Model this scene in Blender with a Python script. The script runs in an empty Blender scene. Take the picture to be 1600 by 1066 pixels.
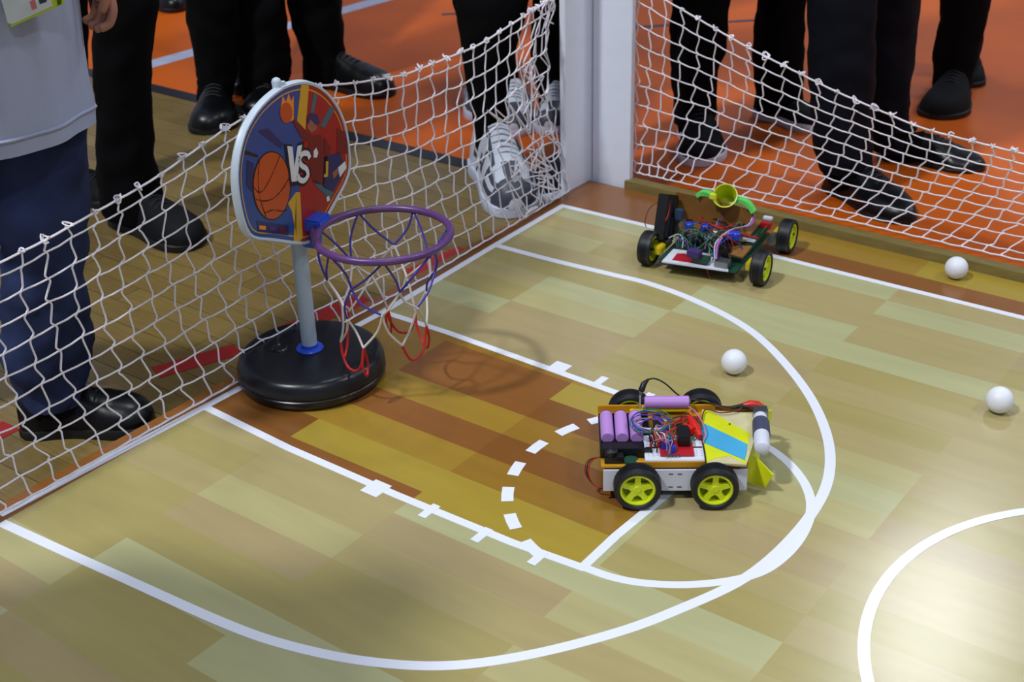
import bpy, bmesh, math, random
from mathutils import Vector, Matrix, Euler, noise
rnd = random.Random(7)
SC = bpy.context.scene
COL = SC.collection
U = 0.084                       # one unit of the printed court, in metres
PI = math.pi

# ------------------------------------------------------------------ camera, world, lights, exposure
F_PX = 2102.42
cam_d = bpy.data.cameras.new('camera'); cam = bpy.data.objects.new('camera', cam_d); COL.objects.link(cam)
cam.location = (17.66605*U, -16.12077*U, 12.68954*U)
cam.rotation_euler = (1.0834251, 0.0242905, 0.6373021)
cam_d.sensor_width = 36; cam_d.lens = F_PX/1600*36; cam_d.clip_start = .02; cam_d.clip_end = 100
cam_d.dof.use_dof = True; cam_d.dof.focus_distance = 1.86; cam_d.dof.aperture_fstop = 9
SC.camera = cam
SC.view_settings.view_transform = 'Standard'; SC.view_settings.look = 'None'
SC.view_settings.gamma = 1; SC.view_settings.use_curve_mapping = False
SC.view_settings.exposure = 0.0
w = bpy.data.worlds.new('world'); SC.world = w; w.use_nodes = True
w.node_tree.nodes['Background'].inputs[0].default_value = (.62, .72, 1, 1)
w.node_tree.nodes['Background'].inputs[1].default_value = .30

def lamp(x, y, size, power, z=8.0):
    l = bpy.data.lights.new('high_bay_light', 'AREA'); l.shape = 'DISK'; l.size = size; l.energy = power
    l.color = (.93, .98, 1.0)
    o = bpy.data.objects.new('high_bay_light', l); COL.objects.link(o); o.location = (x, y, z)
    return o
lamp(-1.6, 9.45, .9, 215)
lamp(-1.2, -4.4, .7, 600)
for lx, ly, lp in ((5.5, 9.4, 170), (5.5, 2.5, 185), (-1.2, 2.5, 110), (5.5, -4.4, 170)):
    lamp(lx, ly, 1.0, lp)

# ------------------------------------------------------------------ pixel ray helpers (measurements of the photograph)
CR = cam.rotation_euler.to_matrix(); CP = Vector(cam.location)
def ray(px, py): return CR @ Vector(((px-800)/F_PX, -(py-533)/F_PX, -1))
def G(px, py, z=0.0):
    d = ray(px, py); return CP + d*((z-CP.z)/d.z)
def on_plane(px, py, O, n):
    d = ray(px, py); return CP + d*((O-CP).dot(n)/d.dot(n))
def facing(px, py, O):
    n = Vector((O.x-CP.x, O.y-CP.y, 0)).normalized(); return on_plane(px, py, O, n)
def ppm(P):                                     # pixels per metre at P
    return F_PX/(-((CR.transposed() @ (P-CP)).z))

# ------------------------------------------------------------------ materials
def lin(c):
    return tuple(((v/255)/12.92 if v/255 <= .04045 else ((v/255+.055)/1.055)**2.4) for v in c)
MATS = {}
def mat(name, rgb, rough=.5, metal=0, var=.08, vscale=30, bump=0, bscale=200, spec=.5, stretch=(1, 1, 1), trans=0, coat=0, sheen=0):
    if name in MATS: return MATS[name]
    m = bpy.data.materials.new(name); m.use_nodes = True; nt = m.node_tree; N = nt.nodes; L = nt.links
    b = N['Principled BSDF']; b.inputs['Roughness'].default_value = rough; b.inputs['Metallic'].default_value = metal
    b.inputs['Specular IOR Level'].default_value = spec
    if trans: b.inputs['Transmission Weight'].default_value = trans
    if coat: b.inputs['Coat Weight'].default_value = coat; b.inputs['Coat Roughness'].default_value = .15
    if sheen: b.inputs['Sheen Weight'].default_value = sheen
    tc = N.new('ShaderNodeTexCoord'); mp = N.new('ShaderNodeMapping'); mp.inputs['Scale'].default_value = stretch
    L.new(tc.outputs['Object'], mp.inputs[0])
    nz = N.new('ShaderNodeTexNoise'); nz.inputs['Scale'].default_value = vscale; nz.inputs['Detail'].default_value = 4
    L.new(mp.outputs[0], nz.inputs['Vector'])
    c = lin(rgb); r = N.new('ShaderNodeValToRGB')
    r.color_ramp.elements[0].color = (*[v*(1-var) for v in c], 1); r.color_ramp.elements[0].position = .3
    r.color_ramp.elements[1].color = (*[min(1, v*(1+var)) for v in c], 1); r.color_ramp.elements[1].position = .7
    L.new(nz.outputs[0], r.inputs[0]); L.new(r.outputs[0], b.inputs['Base Color'])
    if bump:
        n2 = N.new('ShaderNodeTexNoise'); n2.inputs['Scale'].default_value = bscale; n2.inputs['Detail'].default_value = 3
        L.new(mp.outputs[0], n2.inputs['Vector'])
        bp = N.new('ShaderNodeBump'); bp.inputs['Strength'].default_value = bump; bp.inputs['Distance'].default_value = .002
        L.new(n2.outputs[0], bp.inputs['Height']); L.new(bp.outputs[0], b.inputs['Normal'])
    MATS[name] = m; return m

# ------------------------------------------------------------------ mesh builder
class MB:
    def __init__(s): s.v = []; s.f = []; s.m = []
    def add(s, vs, fs, mi=0):
        o = len(s.v); s.v += [tuple(v) for v in vs]; s.f += [tuple(i+o for i in f) for f in fs]; s.m += [mi]*len(fs); return s
    def box(s, c, d, M=None, mi=0, taper=1):
        hx, hy, hz = d[0]/2, d[1]/2, d[2]/2
        vs = [Vector((x*hx*(taper if z > 0 else 1), y*hy*(taper if z > 0 else 1), z*hz)) for z in (-1, 1) for y in (-1, 1) for x in (-1, 1)]
        if M is not None: vs = [M @ v for v in vs]
        c = Vector(c)
        return s.add([v+c for v in vs], [(0,2,3,1), (4,5,7,6), (0,1,5,4), (2,6,7,3), (0,4,6,2), (1,3,7,5)], mi)
    def tube(s, pts, r, n=6, closed=False, mi=0, caps=True):
        pts = [Vector(p) for p in pts]; k = len(pts); vs = []; fs = []
        rr = r if isinstance(r, (list, tuple)) else [r]*k
        prev = None
        for i, p in enumerate(pts):
            a = pts[i-1] if (i or closed) else p; b = pts[(i+1) % k] if (i < k-1 or closed) else p
            t = (b-a); t = t.normalized() if t.length > 1e-9 else Vector((0, 0, 1))
            if prev is None:
                x = t.cross(Vector((0, 0, 1)));  x = x if x.length > .1 else t.cross(Vector((1, 0, 0)))
            else: x = prev - t*prev.dot(t)
            x = x.normalized() if x.length > 1e-9 else Vector((1, 0, 0)); prev = x; y = t.cross(x)
            for j in range(n):
                an = 2*PI*j/n; vs.append(p + (x*math.cos(an)+y*math.sin(an))*rr[i])
        for i in range(k if closed else k-1):
            for j in range(n):
                i2 = (i+1) % k; fs.append((i*n+j, i*n+(j+1) % n, i2*n+(j+1) % n, i2*n+j))
        if caps and not closed: fs += [tuple(range(n))[::-1], tuple((k-1)*n+j for j in range(n))]
        return s.add(vs, fs, mi)
    def lathe(s, prof, n=32, M=None, mi=0, close=False):
        k = len(prof); vs = []; fs = []
        for j in range(n):
            a = 2*PI*j/n
            for r, z in prof: vs.append(Vector((r*math.cos(a), r*math.sin(a), z)))
        if M is not None: vs = [M @ v for v in vs]
        for j in range(n):
            j2 = (j+1) % n
            for i in range(k if close else k-1):
                i2 = (i+1) % k; fs.append((j*k+i, j2*k+i, j2*k+i2, j*k+i2))
        return s.add(vs, fs, mi)
    def loft(s, rings, mi=0, caps=True, closed=True):
        n = len(rings[0]); vs = [v for r in rings for v in r]; fs = []
        for i in range(len(rings)-1):
            for j in range(n if closed else n-1):
                fs.append((i*n+j, i*n+(j+1) % n, (i+1)*n+(j+1) % n, (i+1)*n+j))
        if caps: fs += [tuple(range(n))[::-1], tuple((len(rings)-1)*n+j for j in range(n))]
        return s.add(vs, fs, mi)
    def prism(s, poly, ax, ay, az, O, t, mi=0):    # poly in the plane (ax, ay) at O, thickness t along az
        n = len(poly); O = Vector(O)
        a = [O+ax*p[0]+ay*p[1] for p in poly]; b = [v+az*t for v in a]
        return s.add(a+b, [tuple(range(n))[::-1], tuple(range(n, 2*n))]+[(i, (i+1) % n, n+(i+1) % n, n+i) for i in range(n)], mi)
    def build(s, name, m, parent=None, smooth=35, bevel=0):
        me = bpy.data.meshes.new(name); me.from_pydata(s.v, [], s.f)
        for x in (m if isinstance(m, (list, tuple)) else [m]): me.materials.append(x)
        me.polygons.foreach_set('material_index', s.m)
        bm = bmesh.new(); bm.from_mesh(me); bmesh.ops.recalc_face_normals(bm, faces=bm.faces)
        if bevel: bmesh.ops.bevel(bm, geom=list(bm.edges), offset=bevel, segments=2, affect='EDGES', clamp_overlap=True)
        bm.to_mesh(me); bm.free()
        if smooth:
            me.polygons.foreach_set('use_smooth', [True]*len(me.polygons)); me.set_sharp_from_angle(angle=math.radians(smooth))
        o = bpy.data.objects.new(name, me); COL.objects.link(o)
        if parent: o.parent = parent
        return o
def tag(o, label=None, cat=None, group=None, kind=None):
    if label: o['label'] = label
    if cat: o['category'] = cat
    if group: o['group'] = group
    if kind: o['kind'] = kind
    return o
def thing(name, label, cat, loc=(0, 0, 0), rz=0, group=None):
    o = bpy.data.objects.new(name, None); o.empty_display_size = .05; COL.objects.link(o)
    o.location = loc; o.rotation_euler = (0, 0, rz); return tag(o, label, cat, group)
def copy_tree(o, parent=None):
    c = o.copy(); COL.objects.link(c); c.parent = parent
    for ch in list(o.children): copy_tree(ch, c)
    return c
def smooth_path(pts, k=4):
    pts = [Vector(p) for p in pts]; out = []; n = len(pts)
    for i in range(n-1):
        p0, p1, p2, p3 = pts[max(i-1, 0)], pts[i], pts[i+1], pts[min(i+2, n-1)]
        for j in range(k):
            t = j/k
            out.append(.5*((2*p1)+(p2-p0)*t+(2*p0-5*p1+4*p2-p3)*t*t+(3*p1-p0-3*p2+p3)*t**3))
    out.append(pts[-1]); return out
def interp(x, tab):
    if x <= tab[0][0]: return tab[0][1]
    for (a, b), (c, d) in zip(tab, tab[1:]):
        if x <= c: return b+(d-b)*(x-a)/(c-a)
    return tab[-1][1]
def uv3(x, y, z=0): return Vector((x*U, y*U, z*U))
X3, Y3, Z3 = Vector((1, 0, 0)), Vector((0, 1, 0)), Vector((0, 0, 1))

# ------------------------------------------------------------------ the gym floor
FZ = -.025
m_floor = mat('gym_wood', (122, 98, 52), .38, var=.2, vscale=6, stretch=(1, 9, 1), bump=.05)
fl = MB().box((0, 3, FZ-.0275), (30, 30, .05)).build('floor', m_floor, smooth=0); tag(fl, kind='structure')
woods = [mat('floor_plank_%s' % n, c, .34, var=.14, vscale=14, stretch=(1, 12, 1)) for n, c in
         (('a', (122, 101, 56)), ('b', (117, 96, 52)), ('c', (126, 105, 60)), ('d', (113, 92, 50)))]
py = -1.62
row = 0
while py < .90:
    h = min(.058, .925-py)
    x = -2.75 - rnd.random()*.5
    while x < -.02:
        L = rnd.choice((.6, .75, .9)); x1 = min(x+L, -.02)
        if x1-x > .05:
            p = MB().box((0, 0, 0), (x1-x-.0012, h-.0013, .0028)).build('floor_plank', rnd.choice(woods), fl, smooth=0)
            p.location = ((x+x1)/2, py+h/2, FZ-.0013)
        x += L
    py += .058; row += 1
m_orange = mat('orange_court', (196, 88, 12), .5, spec=.28, var=.13, vscale=2.2, bump=.05, bscale=120)
MB().box((1.0, 5.95, FZ-.0012), (12, 10.0, .004)).build('floor_area', m_orange, fl, smooth=0)
m_dark = mat('dark_line', (30, 28, 36), .4)
MB().box((1.0, .925, FZ-.0004), (12, .045, .0040)).build('painted_line', m_dark, fl, smooth=0)
m_grey = mat('grey_line', (176, 180, 205), .4)
a0 = G(236, 101, FZ); a1 = G(610, -4, FZ)
def strip(a, b, wd, z, m, name, parent, t=.0006):
    d = (b-a).normalized(); s = Vector((-d.y, d.x, 0))*wd/2
    mb = MB(); vs = [a-s, b-s, b+s, a+s]
    vs = [Vector((v.x, v.y, z)) for v in vs]
    mb.add(vs+[v+Z3*t for v in vs], [(0,3,2,1), (4,5,6,7), (0,1,5,4), (1,2,6,5), (2,3,7,6), (3,0,4,7)])
    return mb.build(name, m, parent, smooth=0)
strip(a0-(a1-a0)*.12, a1+(a1-a0)*.3, .068, FZ+.0009, m_grey, 'painted_line', fl)
m_navy = mat('navy_line', (40, 44, 66), .4)
strip(G(990, 43, FZ), G(1200, 31, FZ), .022, FZ+.0009, m_navy, 'painted_line', fl)
strip(G(690, 23, FZ), G(712, 22, FZ), .022, FZ+.0009, m_navy, 'painted_line', fl)
m_red = mat('red_line', (156, 24, 20), .45)
for (p, q) in (((-30, 690), (18, 665)), ((243, 583), (372, 546)), ((440, 520), (572, 466)), ((640, 430), (728, 390))):
    strip(G(*p, FZ), G(*q, FZ), .044, FZ+.0004, m_red, 'painted_line', fl)

# ------------------------------------------------------------------ the printed court mat
tones = {
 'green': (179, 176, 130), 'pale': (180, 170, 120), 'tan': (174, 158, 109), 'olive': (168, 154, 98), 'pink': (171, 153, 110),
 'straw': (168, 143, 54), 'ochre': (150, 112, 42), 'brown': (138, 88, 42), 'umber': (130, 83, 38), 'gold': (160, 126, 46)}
tn = list(tones)
def mat_print(n):
    return mat('print_'+n, tones[n], .2, var=.05, vscale=5, stretch=(1, 7, 1), bump=.035, bscale=420, spec=.5)
pm = [mat_print(n) for n in tn] + [mat('mat_edge', (84, 66, 40), .5)]
RW = .735
XE, YE = 20.5, 11.22
X0 = -.47
ends = [-1.25, 2.04, 5.12, 8.64, 11.72, 15.1, 18.4, 21.5]
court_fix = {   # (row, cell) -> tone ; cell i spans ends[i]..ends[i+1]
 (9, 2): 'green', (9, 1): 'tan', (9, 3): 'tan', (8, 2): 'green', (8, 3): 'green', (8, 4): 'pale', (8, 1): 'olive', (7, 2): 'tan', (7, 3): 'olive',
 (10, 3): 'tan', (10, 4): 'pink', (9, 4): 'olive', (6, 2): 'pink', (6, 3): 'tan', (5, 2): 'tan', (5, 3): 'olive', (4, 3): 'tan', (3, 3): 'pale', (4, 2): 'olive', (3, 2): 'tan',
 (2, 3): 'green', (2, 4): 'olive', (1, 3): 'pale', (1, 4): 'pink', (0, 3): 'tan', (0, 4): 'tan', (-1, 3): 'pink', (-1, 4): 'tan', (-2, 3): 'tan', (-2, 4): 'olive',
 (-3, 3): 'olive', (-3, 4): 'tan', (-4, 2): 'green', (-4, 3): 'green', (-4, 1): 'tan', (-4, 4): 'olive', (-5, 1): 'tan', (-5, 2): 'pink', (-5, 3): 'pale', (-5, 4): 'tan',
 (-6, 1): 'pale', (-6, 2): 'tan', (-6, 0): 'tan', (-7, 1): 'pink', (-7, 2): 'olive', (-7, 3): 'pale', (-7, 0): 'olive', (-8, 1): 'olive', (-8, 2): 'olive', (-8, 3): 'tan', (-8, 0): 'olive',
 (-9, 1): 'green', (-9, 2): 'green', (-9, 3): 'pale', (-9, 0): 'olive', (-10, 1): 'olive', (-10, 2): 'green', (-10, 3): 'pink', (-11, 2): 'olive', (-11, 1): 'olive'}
lane_fix = {(-4, 0): 'brown', (-4, 1): 'brown', (-4, 2): 'straw', (-3, 0): 'umber', (-3, 1): 'straw', (-3, 2): 'straw', (-2, 0): 'gold', (-2, 1): 'gold', (-2, 2): 'ochre',
 (-1, 0): 'brown', (-1, 1): 'brown', (-1, 2): 'umber', (0, 0): 'ochre', (0, 1): 'gold', (0, 2): 'ochre', (1, 0): 'ochre', (1, 1): 'brown', (1, 2): 'umber', (2, 0): 'ochre', (2, 1): 'brown', (2, 2): 'straw', (3, 0): 'ochre', (3, 1): 'ochre', (3, 2): 'gold'}
mb = MB()
yb = sorted(set([-YE, YE, -2.45, 2.45, -9.5, 9.5] + [k*RW for k in range(-15, 16) if abs(k*RW) < YE]))
rr2 = random.Random(3)
rt = {}
for ya, yc in zip(yb, yb[1:]):
    k = math.floor((ya+yc)/2/RW)
    xb = sorted(set([X0, 0, XE, 8.51] + [e for e in ends if X0 < e < XE]))
    for xa, xc in zip(xb, xb[1:]):
        xm, ym = (xa+xc)/2, (ya+yc)/2
        ci = sum(1 for e in ends if e <= xm)-1
        lane = abs(ym) < 2.45 and 0 < xm < 8.51; margin = xm < 0 or abs(ym) > 9.5
        if (k, ci) not in rt: rt[(k, ci)] = (rr2.choice(('tan', 'olive', 'pink', 'pale', 'green', 'tan')), rr2.choice(('ochre', 'brown', 'gold', 'umber')))
        if lane: t = lane_fix.get((k, ci), rt[(k, ci)][1])
        elif margin: t = ('brown' if (abs(k+.5) < 13.9 or ci < 2) else ('gold', 'straw', 'gold', 'straw')[ci % 4]) if abs(ym) > 9.5 else 'brown'
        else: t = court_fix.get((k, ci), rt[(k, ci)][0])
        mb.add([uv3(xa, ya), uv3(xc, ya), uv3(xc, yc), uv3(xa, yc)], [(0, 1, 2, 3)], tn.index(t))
a, b, c, d = X0*U, XE*U, -YE*U, YE*U
vs = [(x, y, z) for z in (0, FZ) for (x, y) in ((a, c), (b, c), (b, d), (a, d))]
mb.add(vs, [(0, 4, 5, 1), (1, 5, 6, 2), (2, 6, 7, 3), (3, 7, 4, 0), (4, 7, 6, 5)], len(tn))
court = mb.build('court_mat', pm, smooth=0)
tag(court, 'glossy court mat printed with wooden planks and white basketball markings', 'mat')
m_white = mat('print_white', (236, 238, 250), .24, var=.02, vscale=5, bump=.03, bscale=420)
LZ = .0005
line_n = [0]
def line_path(pts, wd, name='court_line', closed=False):
    LZ = .0004+.00002*line_n[0]; line_n[0] += 1
    pts = [Vector((p[0], p[1], 0)) for p in pts]; n = len(pts); vs = []; fs = []
    for i, p in enumerate(pts):
        a = pts[i-1] if (i or closed) else p; b = pts[(i+1) % n] if (i < n-1 or closed) else p
        t = (b-a).normalized(); s = Vector((-t.y, t.x, 0))*wd/2
        vs += [p-s+Z3*LZ, p+s+Z3*LZ, p+s-Z3*.0002, p-s-Z3*.0002]
    for i in range(n if closed else n-1):
        q, r = i*4, ((i+1) % n)*4
        fs += [(q, r, r+1, q+1), (q+1, r+1, r+2, q+2), (q, q+3, r+3, r)]
    return MB().add(vs, fs).build(name, m_white, court, smooth=0)
LW = .0135
def ul(a, b, wd=LW): return line_path([Vector((a[0]*U, a[1]*U)), Vector((b[0]*U, b[1]*U))], wd)
gp = lambda l, k=6: smooth_path([G(*q) for q in l], k)
line_path([G(0, 805), G(320, 636), G(600, 487), G(773, 383.5), G(880, 321)], LW)                       # baseline
line_path([G(876, 321), G(1160, 388), G(1300, 423), G(1450, 460), G(1600, 497), G(1760, 537)], LW)     # sideline
line_path([G(320, 636), G(450, 700), G(620, 774), G(800, 848), G(915, 889)], LW)
line_path([G(597, 487), G(700, 520), G(860, 577), G(985, 622), G(1100, 664)], LW)
line_path([G(910, 887), G(962, 838), G(1018, 792), G(1150, 683)], LW)                                   # free throw line
line_path(gp([(773, 383), (860, 406), (960, 430), (1010, 442), (1077, 466), (1150, 502), (1200, 540), (1250, 597), (1282, 652), (1297, 710), (1287, 770), (1240, 838),
              (1165, 903), (1060, 953), (960, 990), (820, 1025), (690, 1041), (560, 1032), (440, 1006), (345, 972), (200, 907), (100, 862), (2, 817)]), LW*1.12)
line_path(gp([(905, 884), (955, 902), (1010, 912), (1080, 914), (1150, 906), (1200, 889), (1240, 855), (1262, 818), (1267, 785), (1255, 752), (1228, 720), (1190, 694), (1130, 668)]), LW)
cc = [(16.53+4.19*math.cos(t*2*PI/96), 4.19*math.sin(t*2*PI/96)) for t in range(96)]
line_path([(x*U, y*U) for x, y in cc], LW*1.05, closed=True)
for t in (-148, -163, 180, 163, 146, 129, 112):                                                          # dashed half circle
    for sg in ((t,) if t != 96 else (96,)):
        c0 = math.radians(-sg); R = 2.62; h = math.radians(4.6)
        line_path([((8.51+R*math.cos(c0+s))*U, R*math.sin(c0+s)*U) for s in (-h, 0, h)], .017, 'court_dash')
for (px, pyy, wd, ln) in ((597, 757, .030, .030), (680, 792, .013, .030), (762, 829, .013, .030), (850, 864, .013, .030)):
    P = G(px, pyy); line_path([P+Vector((0, .004, 0)), P-Vector((0, ln, 0))], wd, 'court_tick')
for (px, pyy, wd) in ((866, 580, .030), (930, 602, .013), (1003, 628, .013)):
    P = G(px, pyy); line_path([P-Vector((0, .004, 0)), P+Vector((0, .03, 0))], wd, 'court_tick')

# border strip along the far side, white corner post
m_strip = mat('border_wood', (128, 112, 62), .5, var=.15, vscale=20, stretch=(1, 5, 5))
bs = MB().box(((.6+20.5)/2*U, 11.38*U, -.0035), (19.9*U, .028, .043)).build('border_strip', m_strip, bevel=.001)
tag(bs, 'low olive-brown wooden strip along the mat edge under the right net', 'border strip')
m_post = mat('post_white', (232, 236, 250), .45, var=.02)
post = thing('corner_post', 'tall white angle-shaped corner post between the two nets', 'post', uv3(-.42, 11.25, 0) + Vector((0, 0, FZ)))
pl = post.location
PH = .86
MB().box(Vector((-.47*U-.007, (10.16+11.40)/2*U, PH/2+FZ))-pl, (.014, 1.24*U, PH)).build('board', m_post, post, bevel=.001)
MB().box(Vector((((-.42)+.66)/2*U, 11.31*U+.009, PH/2+FZ))-pl, (1.08*U+.004, .014, PH)).build('board', m_post, post, bevel=.001)

# ------------------------------------------------------------------ the two boundary nets
m_cord = mat('net_cord', (240, 234, 242), .7, var=.1, vscale=60)
CRD = .0015
def knot(P, s, parent, seed):
    r = random.Random(seed); pts = []
    for i in range(9):
        a = i*1.5+r.random(); pts.append(P + Vector((math.cos(a)*s*(.4+.7*r.random()), math.sin(a)*s*(.4+.7*r.random()), s*(r.random()*1.6-.6))))
    MB().tube(smooth_path(pts, 3), .0013, 4).build('knot', m_cord, parent)
def make_net(name, label, fn, us, fs, seed, amp):
    """fn(u, f) -> point; u along the net, f height fraction 0..1"""
    r = random.Random(seed); root = thing(name, label, 'net', fn(us[len(us)//2], 0)); rows = len(fs)-1
    ro = root.location.copy(); grid = []
    for j, u in enumerate(us):
        colp = []
        for i in range(rows+1):
            f = fs[i]
            jit = amp(u)
            uu = u + (r.random()-.5)*jit
            P = fn(uu, min(1, max(0, f + ((r.random()-.5)*.012 if 0 < i < rows else 0))))
            if 0 < i < rows: P = P + Vector(((r.random()-.5), (r.random()-.5), 0))*.003*min(8, jit*5)
            colp.append(P-ro)
        grid.append(colp)
    for i in range(rows+1):
        line = [grid[j][i] for j in range(len(us))]; pts = []
        for a, b in zip(line, line[1:]):
            pts += [a, (a+b)/2 - Z3*(.0006+.0012*r.random() if i < rows else .0006)]
        pts.append(line[-1])
        nm = 'top_cord' if i == rows else ('bottom_cord' if i == 0 else 'row_cord')
        MB().tube(smooth_path(pts, 2), CRD*(1.25 if i in (0, rows) else 1), 5).build(nm, m_cord, root)
    for j in range(len(us)):
        pts = []; du = (grid[min(j+1, len(us)-1)][0]-grid[max(j-1, 0)][0]); du = du.normalized() if du.length else X3
        s = rnd.choice((-1, 1))
        for i in range(rows):
            a, b = grid[j][i], grid[j][i+1]
            k = min((b-a).length, .05)*(.03+.12*r.random())
            if r.random() < .18: s = -s
            pts += [a, a.lerp(b, .14)+du*s*k*1.2, a.lerp(b, .32)+du*s*k*.9, a.lerp(b, .7)-du*s*k*.3, a.lerp(b, .88)-du*s*k*(.3+r.random()*.9)]
        pts.append(grid[j][rows])
        MB().tube(smooth_path(pts, 3), CRD, 5).build('column_cord', m_cord, root)
        if 0 < j < len(us)-1: knot(grid[j][rows], .0048+.004*r.random(), root, seed*100+j)
    return root, grid
topL = [(-9, 3.95), (-5.54, 4.01), (-4.56, 4.09), (-3.5, 4.23), (-2.38, 4.37), (-.35, 4.85), (1.67, 5.0), (2.91, 4.75), (4.46, 4.52), (7.09, 4.5), (9.56, 4.83), (10.2, 4.9)]
def fL(u, f):
    X = -(.10 if u < 4 else .10+.04*(u-4)) - .46*f - .10*math.sin(f*PI)
    if u > 7: X -= .25*(u-7)/3*math.sin(f*PI)
    z = .1 + (interp(u, topL)-.1)*f
    return uv3(X, u - (.25*math.sin(f*PI) if u < 9.8 else 0), z)
usL = [-8.6+.5*i for i in range(35)] + [8.85, 9.15, 9.4, 9.62, 9.8, 9.95, 10.08, 10.14]
netL, gridL = make_net('boundary_net', 'long white square-mesh net behind the hoop, left of the post', fL, usL, [0, .105, .21, .315, .42, .525, .63, .735, .84, .945, 1], 11, lambda u: .09 if u < 8.6 else .34)
# loose tangled cord near the post
r = random.Random(5)
for q in range(13):
    u0 = 7.7+r.random()*2.4; f0 = r.random()*.95; pts = []
    if q < 7: f0 *= .28
    for i in range(7):
        P = fL(min(10.1, u0+(r.random()-.5)*1.1), max(0, min(1, f0+(r.random()-.5)*(.16 if q < 7 else .4)))); pts.append(P+Vector((r.random()*.012, 0, .006+r.random()*.01))-netL.location)
    MB().tube(smooth_path(pts, 4), CRD, 5).build('loose_cord', m_cord, netL)
topR = [(.6, 5.2), (1.43, 4.82), (3.68, 4.0), (5.8, 3.36), (7.95, 2.85), (10.18, 2.70), (13, 2.75), (16, 3.1)]
def fR(u, f):
    z = .34 + (interp(u, topR)-.34)*f**1.0
    sl = -1.25*(1-f)**1.8*min(1, max(0, (u-.7)/2.5))
    return uv3(u+sl, 11.60 + .42*math.sin(f**.7*PI)*min(1, (u-.6)/2), z)
usR = [.66, 1.0] + [1.42+.45*i for i in range(27)]
netR, gridR = make_net('boundary_net', 'white square-mesh net sagging from the post along the right side', fR, usR, [0, .05, .16, .265, .37, .475, .58, .685, .79, .90, 1], 23, lambda u: .045)

# ------------------------------------------------------------------ toy basketball hoop
m_blk = mat('black_plastic', (20, 22, 28), .32, var=.06, bump=.03, bscale=300)
m_pole = mat('pale_blue_plastic', (168, 186, 205), .35, var=.02)
m_blue = mat('blue_plastic', (36, 78, 200), .35, var=.03)
m_rim = mat('purple_plastic', (94, 58, 116), .33, var=.05)
m_shell = mat('white_plastic', (196, 208, 222), .4, var=.02)
HB = uv3(.82, -.36, 0)
hoop = thing('basketball_hoop_stand', 'toy basketball hoop on a round black base with printed VS backboard', 'basketball hoop', HB)
R = 1.42*U
prof = [(0, 0), (R*.93, 0), (R*.965, .003), (R*.985, .008), (R, .014), (R, .017), (R*.985, .0185), (R*.985, .0205), (R*.995, .022), (R*.99, .032), (R*.965, .040), (R*.93, .0445),
        (R*.90, .0465), (R*.86, .0470), (R*.84, .0475), (R*.5, .0495), (.022, .0500), (.0, .05)]
base = MB().lathe(prof, 96).build('base', m_blk, hoop, smooth=40)
MB().lathe([(0, .05), (.0215, .05), (.022, .052), (.0205, .054), (.014, .055), (.0135, .06), (0, .06)], 40).build('collar', m_blue, hoop)
ca = G(437, 545, .049)-HB
MB().lathe([(.0, .0485), (.0125, .0487), (.0135, .0505), (.0115, .0525), (.010, .0505), (0, .0500)], 28, Matrix.Translation(Vector((ca.x, ca.y, 0)))).build('filler_cap', m_blk, base)
MB().lathe([(0, .055), (.0125, .055), (.0125, 2.95*U), (.0115, 2.95*U), (.0115, 3.6*U), (0, 3.6*U)], 32).build('pole', m_pole, hoop)
AZ = math.radians(13)
bn = Vector((math.cos(AZ), math.sin(AZ), 0)); bu = Vector((-math.sin(AZ), math.cos(AZ), 0))
BO = HB + bn*.026                       # front face plane of the backboard
def bp(px, pyy):
    P = on_plane(px, pyy, BO, bn)-BO; return (P.dot(bu), P.z)
front = [(386, 369), (377, 345), (370, 310), (367, 275), (371, 238), (381, 203), (399, 172), (418, 151), (440, 134), (460, 127), (478, 125), (496, 131), (513, 144), (528, 165),
         (539, 190), (545, 222), (548, 262), (542, 283), (518, 328), (502, 357), (489, 377), (478, 383), (455, 382), (420, 377), (398, 375)]
fo = [bp(*q) for q in front]
cx = sum(p[0] for p in fo)/len(fo); cz = sum(p[1] for p in fo)/len(fo)
def inset(poly, k): return [(cx+(p[0]-cx)*(1-k/abs(math.hypot(p[0]-cx, p[1]-cz))), cz+(p[1]-cz)*(1-k/abs(math.hypot(p[0]-cx, p[1]-cz)))) for p in poly]
def resample(poly, n=72):
    pts = [Vector((p[0], p[1])) for p in poly]; pts.append(pts[0]); ln = [0]
    for a, b in zip(pts, pts[1:]): ln.append(ln[-1]+(b-a).length)
    out = []
    for i in range(n):
        t = ln[-1]*i/n; j = max(k for k in range(len(ln)-1) if ln[k] <= t+1e-9)
        p = pts[j].lerp(pts[j+1], (t-ln[j])/(ln[j+1]-ln[j]+1e-12)); out.append(p)
    for _ in range(1): out = [(out[i-1]+out[i]*2+out[(i+1) % n])/4 for i in range(n)]
    return [(p.x, p.y) for p in out]
fo = resample(fo)
bloc = BO-HB
def ring(poly, depth): return [bloc+bu*p[0]+Z3*p[1]-bn*depth for p in poly]
shell = MB().loft([ring(inset(fo, .0060), .0010), ring(inset(fo, .0050), -.0022), ring(inset(fo, .0015), -.0026), ring(fo, .0), ring(inset(fo, -.001), .006), ring(inset(fo, .001), .009), ring(inset(fo, .02), .009)]).build('backboard', m_shell, hoop)
pb = inset(fo, .0060)
pz = {k: mat('board_'+k, c, .3, var=.05) for k, c in dict(blue=(36, 72, 142), navy=(30, 38, 92), red=(158, 24, 20), dred=(112, 20, 24), yellow=(206, 160, 40), orange=(190, 78, 22), black=(18, 16, 20), white=(220, 222, 225), teal=(60, 96, 110), flame=(235, 140, 40), skin=(150, 90, 70), purple=(70, 40, 120)).items()}
panel = MB()
midt = bp(478, 128)[0]; midb = bp(461, 380)[0]
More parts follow.
